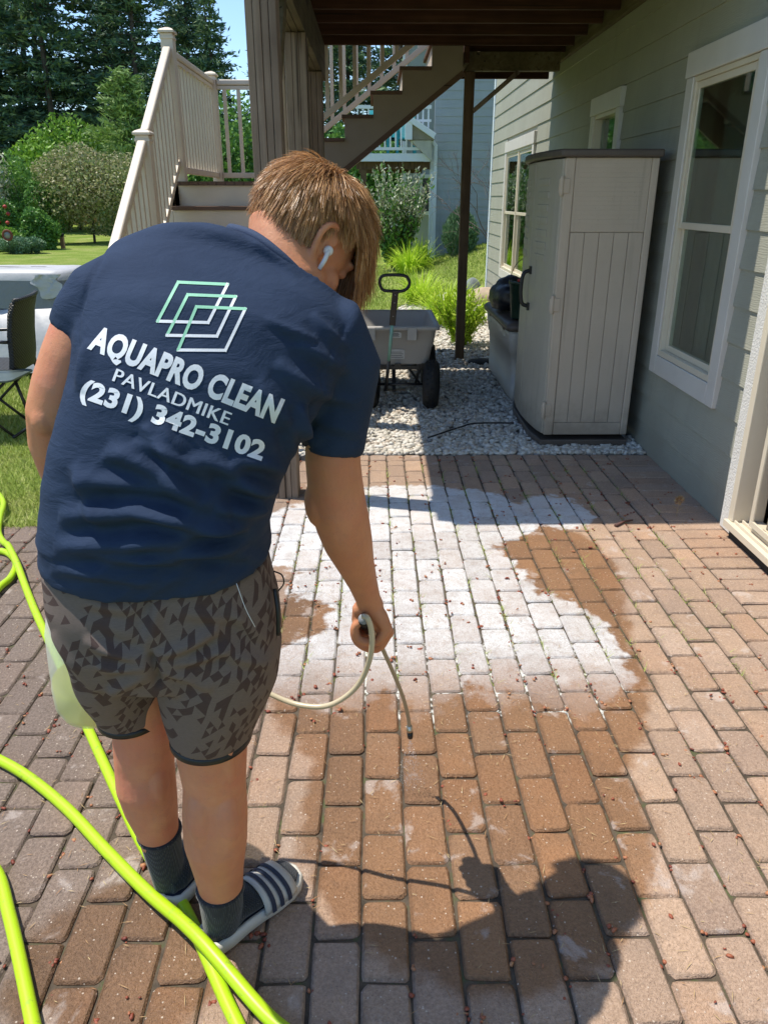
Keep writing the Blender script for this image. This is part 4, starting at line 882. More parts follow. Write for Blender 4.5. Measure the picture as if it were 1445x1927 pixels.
m=MB(); m.loft([rr(B0-.01-q,B1+q,BY0-.01-q,BY1+.01+q,.05,z) for z,q in ((.581,.0),(.59,.018),(.625,.018),(.645,.0),(.655,-.05),(.66,-.2))]); build(m,'box_lid',M['lid'],bx)
for yy in (BY0+.25,BY1-.3):
    m=MB(); m.box(B0-.0,B0+.02,yy,yy+.12,.50,.60); build(m,'latch',M['boxp'],bx,.004)
# bin bag
def blob(name,label,cat,c,r,mat,seed,amp=.16,fr=2.2,sub=4):
    rg=np.random.default_rng(seed); bm=bmesh.new(); bmesh.ops.create_icosphere(bm,subdivisions=sub,radius=1); k=rg.normal(size=(14,3))*fr; ph=rg.uniform(0,6,14)
    for v in bm.verts:
        q=np.array(v.co); s=1+amp*sum(abs(math.sin(float(q@k[j])+ph[j])) for j in range(14))/7-amp; q=q*s*np.array(r); q[2]=max(q[2],-r[2]*.62); v.co=Vector(q)
    me=bpy.data.meshes.new(name); bm.to_mesh(me); bm.free(); me.materials.append(mat)
    for q in me.polygons: q.use_smooth=True
    o=link(bpy.data.objects.new(name,me)); o.location=c; tag(o,label,cat); return o
M['bag']=plain('shiny_black_plastic_film',(.012,.015,.021,1),.42,spec=.45,bst=.5,bsc=18,bd=.01)
blob('bin_bag','crumpled shiny black bin bag lying on the deck box lid','bag',(1.17,6.72,.775),(.17,.26,.15),M['bag'],5,.35,3.2)
bk=thing('bucket','dark green bucket with wire handle beside the black bag','bucket',(1.165,6.22,.665)); M['bucketg']=plain('dark_green_plastic',(.012,.035,.022,1),.35)
bx_,by_=1.165,6.22
m=MB(); m.lathe([(.001,.668),(.078,.668),(.082,.675),(.102,.93),(.112,.932),(.112,.955),(.104,.957),(.098,.95),(.078,.69),(.001,.69)],(bx_,by_,0),28); build(m,'bucket_body',M['bucketg'],bk)
m=MB(); m.tube([(bx_+.11*math.cos(a),by_-.02-.03*math.sin(a),.935+.19*math.sin(a)) for a in np.linspace(0,math.pi,16)],.0028,6); build(m,'bucket_handle',M['blackmetal'],bk)
tr=thing('hand_trowel','small trowel with red grip resting across the bucket rim','tool',(1.15,6.12,.97)); 
m=MB(); m.tube([(1.10,6.10,.965),(1.16,6.11,.985)],.011,8); build(m,'trowel_grip',plain('red_grip',(.45,.03,.03,1),.4),tr)
m=MB(); m.tube([(1.16,6.11,.985),(1.24,6.12,1.0)],.004,6); build(m,'trowel_shaft',plain('steel_metal',(.55,.55,.55,1),.3,metal=1),tr)
# ================================================================ GARDEN CART
ct=thing('garden_cart','grey poly garden dump cart with black pneumatic wheels and pull handle','cart',(.14,6.3,0))
M['tub']=plain('grey_poly_tub',(.42,.40,.37,1),.5,(.38,.36,.335,1),4,200,.15,.001); M['tubin']=M['tub']; M['rubber']=plain('black_rubber_tyre',(.012,.012,.012,1),.75,bsc=40,bst=.4,bd=.004)
def rr2(x0,x1,y0,y1,z,r=.05): return rr(x0,x1,y0,y1,r,z,3)
tx0,tx1,ty0,ty1=-.20,.50,6.0,6.98; zb_,zt_=.33,.635
m=MB(); s_=.075
outer=[rr2(tx0+s_,tx1-s_,ty0+s_,ty1-s_,zb_),rr2(tx0+s_*.95,tx1-s_*.95,ty0+s_*.95,ty1-s_*.95,zb_+.01),rr2(tx0+.05,tx1-.05,ty0+.05,ty1-.05,zb_+.13),rr2(tx0+.042,tx1-.042,ty0+.042,ty1-.042,zb_+.14),rr2(tx0+.02,tx1-.02,ty0+.02,ty1-.02,zt_-.035),rr2(tx0-.005,tx1+.005,ty0-.005,ty1+.005,zt_-.03),rr2(tx0-.008,tx1+.008,ty0-.008,ty1+.008,zt_-.004),rr2(tx0,tx1,ty0,ty1,zt_),rr2(tx0+.03,tx1-.03,ty0+.03,ty1-.03,zt_),rr2(tx0+.035,tx1-.035,ty0+.035,ty1-.035,zt_-.02),rr2(tx0+.085,tx1-.085,ty0+.085,ty1-.085,zb_+.02)]
m.loft(outer); build(m,'tub',M['tub'],ct)
for x in (tx0+.13,tx1-.25):
    m=MB(); m.box(x,x+.075,ty0-.018,ty0+.02,zt_-.105,zt_-.006); build(m,'tub_clip',M['tub'],ct,.005)
m=MB(); 
for x in (tx0+.14,tx1-.14): m.bar((x,ty0+.08,.315),(x,ty1-.08,.315),.035,.03)
m.bar((tx0+.1,ty0+.1,.30),(tx1-.1,ty0+.1,.30),.035,.03); m.bar((tx0+.1,ty1-.12,.30),(tx1-.1,ty1-.12,.30),.035,.03)
for x in (tx0+.14,tx1-.14): m.tube([(x,ty0+.1,.30),(x+.03*(1 if x<0 else -1),ty0+.16,.16)],.012,6); m.tube([(x,ty1-.12,.30),(x,ty1-.16,.16)],.012,6)
m.tube([(-.03,5.98,.19),(.44,5.98,.19)],.010,8); m.tube([(-.05,6.8,.19),(.47,6.8,.19)],.010,8)
m.bar((.15,ty0+.12,.30),(.15,ty0-.03,.14),.03,.03); m.bar((.27,ty0+.14,.29),(.36,ty0+.16,.16),.018,.018); m.bar((.03,ty0+.14,.29),(-.06,ty0+.16,.16),.018,.018); m.bar((.07,ty0-.02,.145),(.24,ty0-.02,.145),.02,.012)
for k in range(3): m.obox((tx0+.17+k*.21,ty0+.035,.325),(.05,.02,.035))
build(m,'chassis',M['blackmetal'],ct)
def wheel(x,y,tilt=0):
    K=1.2; c=(x,y,.158*K); Mx=Matrix.Rotation(R(tilt),3,'Z')@Matrix.Rotation(R(90),3,'Y')
    m=MB(); m.lathe([(r_*K,z_*1.45) for r_,z_ in [(.075,-.028),(.105,-.042),(.135,-.040),(.152,-.026),(.158,0),(.152,.026),(.135,.040),(.105,.042),(.075,.028),(.075,-.028)]],c,32,Mx); w=build(m,'wheel',M['rubber'],ct)
    m=MB(); m.lathe([(r_*K,z_*1.45) for r_,z_ in [(.001,-.03),(.025,-.03),(.026,-.012),(.06,-.008),(.0745,-.026),(.0745,.026),(.06,.008),(.026,.012),(.025,.03),(.001,.03)]],c,20,Mx); build(m,'rim',M['blackmetal'],w)
    m=MB()
    for i in range(28):
        a=2*math.pi*i/28; 
        for sx in(-1,1): v=Vector((.1565*K*math.cos(a),.1565*K*math.sin(a),sx*.017)); m.obox(Vector(c)+Mx@v,(.006,.018,.016),Mx@Matrix.Rotation(a+.3*sx,3,'Z'))
    build(m,'tread_lugs',M['rubber'],w)
wheel(.445,5.98,-8); wheel(-.035,5.98,-8); wheel(.47,6.80); wheel(-.05,6.80)
hb=Vector((.085,ty0-.06,.15)); ht=Vector((.155,ty0-.30,.98)); mid=hb+(ht-hb)*.30; m2=hb+(ht-hb)*.66
m=MB(); m.tube([hb,mid],.0135,10); build(m,'pull_handle_lower',M['blackmetal'],ct)
m=MB(); m.tube([mid,m2],.0125,10); build(m,'pull_handle_green_tube',plain('mint_green_tube',(.24,.46,.38,1),.35),ct)
m=MB(); m.bar(m2-(ht-hb)*.02,ht-(ht-hb)*.05,.046,.032,up=(0,1,0)); build(m,'pull_handle_sleeve',M['blackmetal'],ct,.004)
for f_ in (.72,.84,.91): 
    c=hb+(ht-hb)*f_; m=MB(); m.ball(c+Vector((0,-.017,0)),.004,6,4); build(m,'bolt',plain('bright_bolt',(.6,.6,.6,1),.3,metal=1),ct)
m=MB(); g=ht-(ht-hb)*.06; m.tube(spline([g+Vector((-.03,0,0)),g+Vector((.04,0,0)),g+Vector((.085,0,.02)),g+Vector((.10,0,.06)),g+Vector((.08,0,.10)),g+Vector((.03,0,.112)),g+Vector((-.06,0,.112)),g+Vector((-.10,0,.10)),g+Vector((-.115,0,.06)),g+Vector((-.09,0,.01)),g+Vector((-.03,0,0))],5),.0115,10); build(m,'grip_loop',M['black'],ct)
lab=plain('white_label_paper',(.62,.62,.60,1),.6)
for (x0,x1,z0,z1,nm) in ((.115,.235,.375,.445,'warning_label'),(.125,.205,.545,.585,'warning_label')):
    yy=lambda z: ty0+s_-(s_-.02)*((z-zb_)/(zt_-.035-zb_))-.006
    m=MB(); m.add([(x0,yy(z0)+.001,z0),(x1,yy(z0)+.001,z0),(x1,yy(z1),z1),(x1-.02,yy(z1+.008),z1+.008),(x0+.02,yy(z1+.008),z1+.008),(x0,yy(z1),z1)],[(0,1,2,3,4,5)]); lo=build(m,nm,lab,ct)
    m=MB(); 
    for i in range(4):
        z=z0+.012+i*(z1-z0)*.2; m.add([(x0+.012,yy(z)-.0025,z),(x1-.012-.01*(i%2),yy(z)-.0025,z),(x1-.012-.01*(i%2),yy(z)-.0025,z+.0035),(x0+.012,yy(z)-.0025,z+.0035)],[(0,1,2,3)])
    build(m,'label_print',M['black'],lo)
# ================================================================ LAWN FURNITURE
cov=thing('covered_table','long garden table set under a grey waterproof cover on the lawn','covered table',(-3.6,7.6,0))
M['cover']=plain('grey_cover_fabric',(.22,.235,.25,1),.55,(.20,.215,.23,1),2,25,.35,.02); M['coverlight']=plain('light_grey_cover_fabric',(.50,.50,.50,1),.5,(.47,.47,.47,1),2,5,.3,.03)
def cring(z,q,amp,seed,n=88,x0=-5.4,x1=-2.84,y0=7.35,y1=8.05):
    out=[]; rg=np.random.default_rng(seed); ph=rg.uniform(0,6,4)
    per=rr(x0-q,x1+q,y0-q,y1+q,.12,z,4); P=np.array(per+[per[0]]); L=np.concatenate([[0],np.cumsum(np.linalg.norm(np.diff(P,axis=0),axis=1))]); 
    for s in np.linspace(0,L[-1],n,endpoint=False):
        p=np.array([np.interp(s,L,P[:,i]) for i in range(3)]); c=np.array([(x0+x1)/2,(y0+y1)/2,z]); d=unit((p-c)*np.array([1,1,0])); w=amp*(math.sin(s*7+ph[0])+.6*math.sin(s*17+ph[1])+.4*math.sin(s*31+ph[2])); p=p+d*w; p[2]+=.4*w; out.append(tuple(p))
    return out
CVH=.93
m=MB(); m.loft([cring(.60,.03,.010,1),cring(.75,.02,.006,1),cring(CVH-.08,.01,.004,1)],False,False); build(m,'cover_side',M['cover'],cov)
m=MB(); m.loft([cring(CVH-.079,.012,.004,1),cring(CVH-.02,.0,.003,1),cring(CVH+.008,-.03,.002,1),cring(CVH+.010,-.18,.001,2),cring(CVH+.012,-.33,.001,3)],False,True); build(m,'cover_top',M['coverlight'],cov)
m=MB(); m.loft([cring(.04,.20,.03,4),cring(.3,.12,.02,4),cring(.599,.035,.012,4),cring(.601,.02,.012,4)],False,False); build(m,'cover_skirt',M['coverlight'],cov)
m=MB(); rg=np.random.default_rng(8)
c=Vector((-3.02,7.325,.82)); 
rings=[]
for i in range(9):
    a=i/8; rings.append([(c.x-.10+.24*a+.03*math.sin(j*1.1+i),c.y-.012-.02*abs(math.sin(j*.9+i*.7)),c.z+.09-.03*j*(.55+.5*math.sin(a*3.1))) for j in range(8)])
m.loft(rings,False,False,False); build(m,'gathered_fold',M['coverlight'],cov)
# wicker chair
M['wicker']=NT('dark_wicker_weave'); t=M['wicker']; wv=t.n('ShaderNodeTexWave',bands_direction='Z'); t.l(t.obj(),wv.inputs[0]); wv.inputs['Scale'].default_value=30; wv.inputs['Distortion'].default_value=.6; wv2=t.n('ShaderNodeTexWave',bands_direction='DIAGONAL'); t.l(t.obj(),wv2.inputs[0]); wv2.inputs['Scale'].default_value=22
f=t.math('MULTIPLY',wv.outputs['Fac'],wv2.outputs['Fac']); t.bump(f,1,.006); M['wicker']=t.set(Base_Color=t.ramp(f,[(.1,(.010,.010,.009,1)),(.7,(.055,.05,.042,1))]),Roughness=.5)
def wchair(x,y,rz,lab):
    o=thing('wicker_chair',lab,'chair',(x,y,0)); Rz=Matrix.Rotation(rz,3,'Z'); T=lambda a:Vector((x,y,0))+Rz@Vector(a)
    # facing local -x ; back at +x
    m=MB(); rings=[]
    for z,dx,w in ((.40,.20,.23),(.50,.22,.235),(.66,.235,.24),(.80,.26,.235),(.885,.29,.225)):
        ring=[]
        for i in range(9): u=-1+i/4; ring.append(T((dx+.03*(1-u*u)+.0,w*u,z+(.012*(u+1) if z>.85 else 0))))
        for i in range(9): u=1-i/4; ring.append(T((dx+.035+.03*(1-u*u),w*u,z)))
        rings.append(ring)
    m.loft(rings); build(m,'backrest',M['wicker'],o,.004)
    m=MB(); m.tube([T((.29+.03+.03*(1-u*u),.23*u,.895+.012*(u+1)/2)) for u in np.linspace(-1,1,9)],.016,8); build(m,'top_rail',M['wicker'],o)
    m=MB(); m.loft([[T((sx*.24,sy*.24,z)) for sx,sy in((-1,-1),(1,-1),(1,1),(-1,1))] for z in (.385,.42,.425)],smooth=False); build(m,'seat',M['wicker'],o,.01)
    for sy in (-1,1):
        m=MB(); m.tube(spline([T((.24,sy*.26,.62)),T((.05,sy*.27,.63)),T((-.2,sy*.27,.61)),T((-.27,sy*.265,.55)),T((-.25,sy*.26,.40)),T((-.27,sy*.26,0))],4),.013,6); build(m,'armrest',M['blackmetal'],o)
        m=MB(); m.tube([T((.22,sy*.23,.40)),T((.27,sy*.24,.2)),T((.31,sy*.245,0))],.013,6); build(m,'leg',M['blackmetal'],o)
    return o
wchair(-2.82,5.66,R(4),'dark wicker armchair on the lawn at the left edge')
# folding side table
o=thing('folding_table','small folding side table with black crossed legs on the grass','table',(-2.7,5.3,0)); m=MB()
m.loft([rr(-2.98,-2.44,5.10,5.50,.05,z,3) for z in (.405,.42)],smooth=False); build(m,'table_top',plain('green_grey_tabletop',(.09,.12,.11,1),.4),o,.004)
for yy in (5.14,5.46):
    m=MB(); m.tube([(-2.93,yy,.40),(-2.50,yy+.01,0.01)],.010,6); build(m,'leg',M['blackmetal'],o); m=MB(); m.tube([(-2.50,yy,.40),(-2.93,yy+.02,0.01)],.010,6); build(m,'leg',M['blackmetal'],o)
for x_ in (-2.50,-2.93): m=MB(); m.tube([(x_,5.12,.02),(x_,5.48,.02)],.010,6); build(m,'foot_bar',M['blackmetal'],o)
# ================================================================ GARDEN HOSE
t=NT('lime_hose_rubber'); c=t.mix(t.fr(t.noise(t.pos(),40,4,.7),.56,.72,0,.8),(.42,.64,.012,1),(.24,.35,.04,1)); M['hose']=t.set(Base_Color=c,Roughness=.38,Specular_IOR_Level=.5)
HP=[(-60,1180),(-5,1110),(20,1087),(30,1060),(10,1039),(-40,1032),(-95,990),(-70,935),(-15,925),(6,945),(0,975),(-2,1005),(16,1035),(40,1085),(66,1150),(96,1215),(130,1290),(165,1370),(192,1430),(230,1512),(275,1602),(335,1690),(372,1762),(404,1835),(440,1915),(500,2030),(600,2110),(640,2060),(575,1975),(500,1917),(425,1840),(345,1752),(272,1680),(200,1603),(130,1527),(60,1468),(0,1432),(-80,1400),(-180,1440),(-170,1560),(-60,1610),(-8,1640),(18,1725),(42,1830),(62,1927),(80,2010)]
W3=[]
for i,(px,py) in enumerate(HP):
    z=.0155
    p=G(px,py,z); W3.append(p)
sp=spline(W3,7); sp=[np.array(p) for p in sp]
iA=24*7 # passes before index 24 lie beneath
for j,p in enumerate(sp):
    if j>iA+14:
        lo=[q for q in sp[:iA+14] if math.hypot(q[0]-p[0],q[1]-p[1])<.05]
        d=min([math.hypot(q[0]-p[0],q[1]-p[1]) for q in sp[:iA+14]]); p[2]=.017+.034*math.exp(-(d/.05)**2)
    elif 9*7<j: 
        d=min([math.hypot(q[0]-p[0],q[1]-p[1]) for q in sp[:5*7]]+[9]); p[2]=.017+.034*math.exp(-(d/.05)**2)
m=MB(); m.tube(sp,.0152,12); tag(build(m,'garden_hose',M['hose']),'thick lime green garden hose coiled across the brick pavers','hose')
# ================================================================ LITTER AND WEEDS
t=NT('bud_scale'); g=t.n('ShaderNodeNewGeometry'); M['scale']=t.set(Base_Color=t.ramp(g.outputs['Random Per Island'],[(0,(.16,.035,.02,1)),(.6,(.30,.075,.035,1)),(1,(.45,.22,.10,1))]),Roughness=.6)
t=NT('dry_needle'); g=t.n('ShaderNodeNewGeometry'); M['needle']=t.set(Base_Color=t.ramp(g.outputs['Random Per Island'],[(0,(.30,.14,.05,1)),(1,(.52,.40,.20,1))]),Roughness=.7)
n=2600; C=np.stack([rng.uniform(-2.6,1.78,n),rng.uniform(.9,4.7,n),np.full(n,.004)],-1)
# most scales gather in the joints and in drifts
jm=rng.random(n)<.72; C[jm,0]=PX0+np.round((C[jm,0]-PX0)/PW)*PW+rng.normal(0,.008,jm.sum()); C[jm,2]=-.002
dr_=np.sin(C[:,0]*3.1+1.3)*np.sin(C[:,1]*2.7+.4)+.6*np.sin(C[:,0]*7.7)*np.sin(C[:,1]*8.1); C=C[(dr_+rng.normal(0,.6,n))>-.1]; C=np.concatenate([C+rng.normal(0,.008,C.shape)*[1,1,0] for _ in range(2)])
C=C[(C[:,0]>X_S)|(C[:,1]<Y_M)]
tag(link(bpy.data.objects.new('bud_scales',rocks('bud_scales',C,rng.uniform(.003,.0078,len(C)),[M['scale']],.35))),kind='stuff')
n=2000; C=np.stack([rng.uniform(-2.3,1.7,n),rng.uniform(.95,3.6,n),np.full(n,.005)],-1); a=rng.uniform(0,6.28,n); D=np.stack([np.cos(a),np.sin(a),rng.normal(0,.03,n)],-1); V,Fq=quads(C,D,rng.uniform(.012,.036,n),.0017,rng,np.tile([0,0,1.],(n,1)))
tag(link(bpy.data.objects.new('dry_needles',np_mesh('dry_needles',V,Fq,[M['needle']]))),kind='stuff')
# weeds in the joints
n=8200; k=rng.integers(-4,14,n); X=PX0+k*PW+rng.normal(0,.005,n); Yv=rng.uniform(2.2,4.6,n); cl=np.sin(Yv*9+k*2.3)+np.sin(Yv*23+k*5.1)*.7+rng.normal(0,.5,n); q=(cl>.40)&(X>-.55)&(X<1.5); C=np.stack([X[q],Yv[q],np.full(q.sum(),-.008)],-1)
tag(link(bpy.data.objects.new('joint_weeds',blades('joint_weeds',C,rng.uniform(.006,.028,len(C)),rng.uniform(.002,.004,len(C)),M['blade'],.8))),kind='stuff')
n=1500; C=np.stack([rng.uniform(-2.4,-.66,n),Y_M+rng.normal(0,.02,n),np.full(n,-.01)],-1); tag(link(bpy.data.objects.new('lawn_edge_grass',blades('lawn_edge_grass',C,rng.uniform(.02,.05,n),np.full(n,.004),M['blade'],.9))),kind='stuff')
# dried seed head weed, twig
p=G(1272,972); m=MB(); x,y=float(p[0]),float(p[1]); wd=thing('dried_weed','dried weed with round seed head growing by the house wall','weed',(x,y,0))
for a,b in (((0,0,-.01),(.004,0,.085)),((.002,0,.04),(-.025,.01,.06)),((.002,0,.03),(.028,0,.05))): m.tube([(x+a[0],y+a[1],a[2]),(x+b[0],y+b[1],b[2])],.0012,4)
build(m,'stem',M['needle'],wd); rg=np.random.default_rng(9); d=unit(rg.normal(size=(260,3))+[0,0,.5]); V,Fq=quads(np.array([x+.004,y,.09])+d*rg.uniform(.01,.026,(260,1)),d,.012,.005,rg); o=link(bpy.data.objects.new('seed_head',np_mesh('seed_head',V-np.array(wd.location),Fq,[M['needle']]))); o.parent=wd
m=MB(); a=G(1158,992); b=G(1190,982); m.tube([(a[0],a[1],.008),(a[0]*.5+b[0]*.5,a[1]*.5+b[1]*.5+.01,.012),(b[0],b[1],.010)],[.010,.006,.004],8); tag(build(m,'fallen_twig',plain('red_brown_twig',(.12,.05,.035,1),.7)),'short reddish twig lying on the bricks by the shade line','twig')
# irrigation line over gravel
m=MB(); m.tube(spline([AY(805,812,4.98)*[1,1,0]+[0,0,.05],np.array([.60,5.22,.055]),np.array([.72,5.30,.06]),np.array([1.0,5.34,.05])],6),.006,8); tag(build(m,'black_tubing',M['black']),'short black plastic tube lying on the gravel before the cabinet','tube')
# ================================================================ PERSON
def pxm(px,py,Y): return PJ(AY(px,py,Y))[2]/F      # metres per picture unit at that spot
def remesh(m,voxel,smooth_it,name='tmp'):
    me=bpy.data.meshes.new(name); me.from_pydata(m.v,[],m.f); o=link(bpy.data.objects.new(name,me))
    bm=bmesh.new(); bm.from_mesh(me); bmesh.ops.recalc_face_normals(bm,faces=bm.faces); bm.to_mesh(me); bm.free()
    r=o.modifiers.new('r','REMESH'); r.mode='VOXEL'; r.voxel_size=voxel; r.use_smooth_shade=True
    if smooth_it:
        s=o.modifiers.new('s','SMOOTH'); s.iterations=smooth_it; s.factor=.5
    dg=bpy.context.evaluated_depsgraph_get(); ev=o.evaluated_get(dg); out=bpy.data.meshes.new_from_object(ev,depsgraph=dg); bpy.data.objects.remove(o); bpy.data.meshes.remove(me)
    out.polygons.foreach_set('use_smooth',np.ones(len(out.polygons),bool)); return out
def get_co(me): a=np.empty(len(me.vertices)*3,np.float32); me.vertices.foreach_get('co',a); return a.reshape(-1,3).astype(float)
def get_no(me): return np.array([v.normal[:] for v in me.vertices])
def set_co(me,c): me.vertices.foreach_set('co',c.astype(np.float32).ravel()); me.update()
def add_child(me,name,mat,parent,label=None):
    me.name=name; me.materials.clear(); me.materials.append(mat); c=get_co(me)-np.array(wloc(parent)); set_co(me,c); o=link(bpy.data.objects.new(name,me)); o.parent=parent
    if label: o['label']=label
    return o
NR=56
def ring(c,ax,dp,p=2.25):
    out=[]
    for j in range(NR):
        t_=2*math.pi*j/NR; cs,sn=math.cos(t_),math.sin(t_); e=2/p
        out.append(np.array(c)+np.array(ax)*math.copysign(abs(cs)**e,cs)-np.array(dp)*math.copysign(abs(sn)**e,sn))
    return out
def bodyrings(defs):
    """defs: (Lx,Ly,Rx,Ry,YL,YR,b)"""
    Ls=[AY(d[0],d[1],d[4]) for d in defs]; Rs=[AY(d[2],d[3],d[5]) for d in defs]; Cs=[(a+b)/2 for a,b in zip(Ls,Rs)]; out=[]
    for i,d in enumerate(defs):
        sp_=Cs[min(i+1,len(Cs)-1)]-Cs[max(i-1,0)]; sp_/=np.linalg.norm(sp_); ax=(Rs[i]-Ls[i])/2; dp=np.cross(sp_,ax); dp/=np.linalg.norm(dp); out.append((Cs[i],ax,dp*d[6]))
    return out
def tubeR(m,pts,rad,n=20,cap=True): m.tube(pts,rad,n,cap)
SHIRT=[(80,1040,510,1032,1.21,1.21,.145),(79,990,504,990,1.20,1.20,.142),(86,915,521,925,1.20,1.20,.140),(103,830,546,868,1.20,1.21,.138),(124,745,578,815,1.21,1.23,.138),(138,670,612,762,1.23,1.25,.138),(147,603,645,704,1.26,1.28,.135),(160,540,660,648,1.30,1.33,.118),(205,478,648,598,1.34,1.38,.095)]
SR=bodyrings(SHIRT)
col_pts=[AY(662,602,1.45),AY(640,592,1.375),AY(590,545,1.335),AY(532,487,1.32),AY(480,447,1.345),AY(436,432,1.41),AY(452,440,1.47),AY(520,470,1.53),AY(600,540,1.545),AY(650,590,1.50)]
cl=spline(col_pts+[col_pts[0]],12); cl=np.array(cl[:-1])
# equal-angle resample of the neckline
seg=np.linalg.norm(np.diff(np.vstack([cl,cl[:1]]),axis=0),axis=1); cum=np.concatenate([[0],np.cumsum(seg)]); cl2=np.vstack([cl,cl[:1]])
def clp(s): return np.array([np.interp(s*cum[-1],cum,cl2[:,i]) for i in range(3)])
i_l=5*12; sl_l=cum[i_l]/cum[-1]
collar=[clp((j/NR)*2*sl_l if j/NR<=.5 else sl_l+(j/NR-.5)*2*(1-sl_l)) for j in range(NR)]
ms=MB(); rings=[ring(c,a,d) for c,a,d in SR]
last=rings[-1]
for f_,up in ((.35,.022),(.68,.020),(1.0,.0)):
    rings.append([last[j]*(1-f_)+collar[j]*f_+np.array([0,0,up]) for j in range(NR)])
ms.loft(rings)
# sleeves
def arm_tube(m,defs,n=24,extra=1.0): m.tube([AY(a,b,Y) for a,b,Y,r in defs],[r*extra for *_,r in defs],n)
SL_L=[(275,575,1.30,.066),(232,562,1.285,.080),(194,578,1.27,.070),(166,606,1.265,.058),(150,634,1.262,.052)]
SL_R=[(560,640,1.33,.075),(618,645,1.345,.086),(637,690,1.345,.076),(633,760,1.335,.066),(628,815,1.33,.060),(624,851,1.325,.0575)]
arm_tube(ms,SL_L); arm_tube(ms,SL_R)
shirt=remesh(ms,.0052,14)
co=get_co(shirt); no=get_no(shirt)
prj=np.array([PJ(c) for c in co]); px_,py_=prj[:,0],prj[:,1]; back=np.clip(-no[:,1]*1.6+.25,0,1)
disp=np.zeros(len(co))
def fold(x0,y0,x1,y1,w,amp,curve=0,sharp=1.0):
    """one cloth fold between two measured ends; w half width, amp height in metres"""
    global disp
    d=np.array([x1-x0,y1-y0],float); L=np.hypot(*d); d/=L; nrm=np.array([-d[1],d[0]])
    s=((px_-x0)*d[0]+(py_-y0)*d[1])/L; t_=(px_-x0)*nrm[0]+(py_-y0)*nrm[1]-curve*np.sin(np.pi*np.clip(s,0,1)); env=np.clip(np.sin(np.pi*np.clip(s,-.0,1.0)),0,1)**.6*((s>0)&(s<1))
    disp+=1.85*amp*env*(np.exp(-(t_/w)**2)-.55*np.exp(-((t_-w*1.5)/(w*1.1))**2))*back
for f_ in [(195,850,370,935,20,.012,-14),(250,830,400,905,14,.009,-8),(140,905,430,960,20,.012,-16),(105,975,430,985,20,.013,-14),(210,935,500,1000,15,.009,14),(100,1030,470,1035,17,.010,-10),(240,1010,500,965,15,.010,14),(180,1060,505,1010,13,.008,10),(90,1075,300,1100,12,.005,-6),(270,800,330,880,14,.008,-6),(360,860,500,940,15,.009,-12),(430,870,540,890,14,.009,-8),(420,905,525,925,12,.009,6),(400,955,512,950,12,.009,8),(330,1040,500,1045,12,.006,6),(140,870,200,1000,15,.006,8),
          (480,720,600,840,16,.007,10),(520,680,640,760,14,.006,8),(560,640,660,700,12,.005,6),(585,590,660,660,10,.004,5),(170,640,150,740,12,.005,4),(565,760,580,840,11,.008,4),(545,800,560,870,10,.006,3),(300,790,345,850,10,.006,4),
          (140,1045,380,1070,10,.005,-6),(460,430,560,520,7,.003,4),(590,730,680,760,12,.004,4),(590,790,680,815,10,.003,3),(500,600,600,640,8,.003,4)]: fold(*f_)
# creases inside the arm holes
def seam(pts,w,amp):
    global disp
    d=np.full(len(co),1e9)
    for a,b in zip(pts[:-1],pts[1:]):
        a=np.array(a,float);b=np.array(b,float); ab=b-a; t_=np.clip(((px_-a[0])*ab[0]+(py_-a[1])*ab[1])/(ab@ab),0,1); d=np.minimum(d,np.hypot(px_-a[0]-t_*ab[0],py_-a[1]-t_*ab[1]))
    disp-=amp*np.exp(-(d/w)**2)*back
seam([(197,478),(168,530),(152,590),(147,650)],4,.0035); seam([(652,610),(612,680),(588,770),(572,845)],3.5,.002); seam([(592,770),(573,850)],7,.009); seam([(80,1052),(170,1076),(260,1088),(350,1080),(440,1060),(508,1036)],3,.0018); seam([(572,822),(625,838),(682,834)],2.6,.0014); seam([(108,598),(150,620)],2.6,.0010)
def snoise(p,f,seed,n=18):
    rg=np.random.default_rng(seed); k=rg.normal(size=(n,3))*f; ph=rg.uniform(0,6.28,n); return sum(np.sin(p@k[i]+ph[i]) for i in range(n))/math.sqrt(n)
low=np.clip((py_-800)/200,0,1); q=co*np.array([5,3,17]); q[:,2]+=1.3*np.sin(co[:,0]*9)
disp+=.0030*low*snoise(q,1.5,4)*back+.0012*snoise(co*np.array([20,20,30]),1,5)+.0030*low*(1-np.abs(snoise(q*np.array([1,1,1.7]),1.6,9)))+.0014*(1-np.abs(snoise(co*np.array([9,9,22])+np.array([0,0,3])*co[:,:1],1.3,19)))*back
set_co(shirt,co+no*disp[:,None]); shirt.update()
# light smoothing of the displaced cloth
M['shirt']=NT('navy_cotton_jersey'); t=M['shirt']; p=t.obj(); c=t.ramp(t.noise(p,9,4,.6),[(.3,(.014,.026,.056,1)),(.7,(.022,.038,.076,1))]); c=t.mix(t.math('MULTIPLY',t.noise(p,700,2,.8),.5),c,(.030,.052,.105,1))
b=t.bump(t.noise(p,900,2,.7),.45,.0012); b=t.bump(t.noise(t.scale(p,(14,8,34)),1,4,.62,.8),.55,.006,b); b=t.bump(t.noise(t.scale(p,(60,30,110)),1,3,.6,.5),.3,.002,b); M['shirt']=t.set(Base_Color=c,Roughness=.85,Specular_IOR_Level=.2)
person=thing('person','young man in navy T-shirt and patterned shorts bending over, seen from behind, with spray wand','person',(-.38,1.28,0))
so_=add_child(shirt,'tshirt',M['shirt'],person)
bvh_co=get_co(shirt)+np.array(person.location); pl=[tuple(p_.vertices) for p_ in shirt.polygons]; SB=BVHTree.FromPolygons([Vector(c) for c in bvh_co],pl)
M['rib']=NT('navy_rib_knit'); t=M['rib']; t.bump(t.noise(t.obj(),500,2),.5,.002); M['rib']=t.set(Base_Color=(.022,.042,.09,1),Roughness=.85)
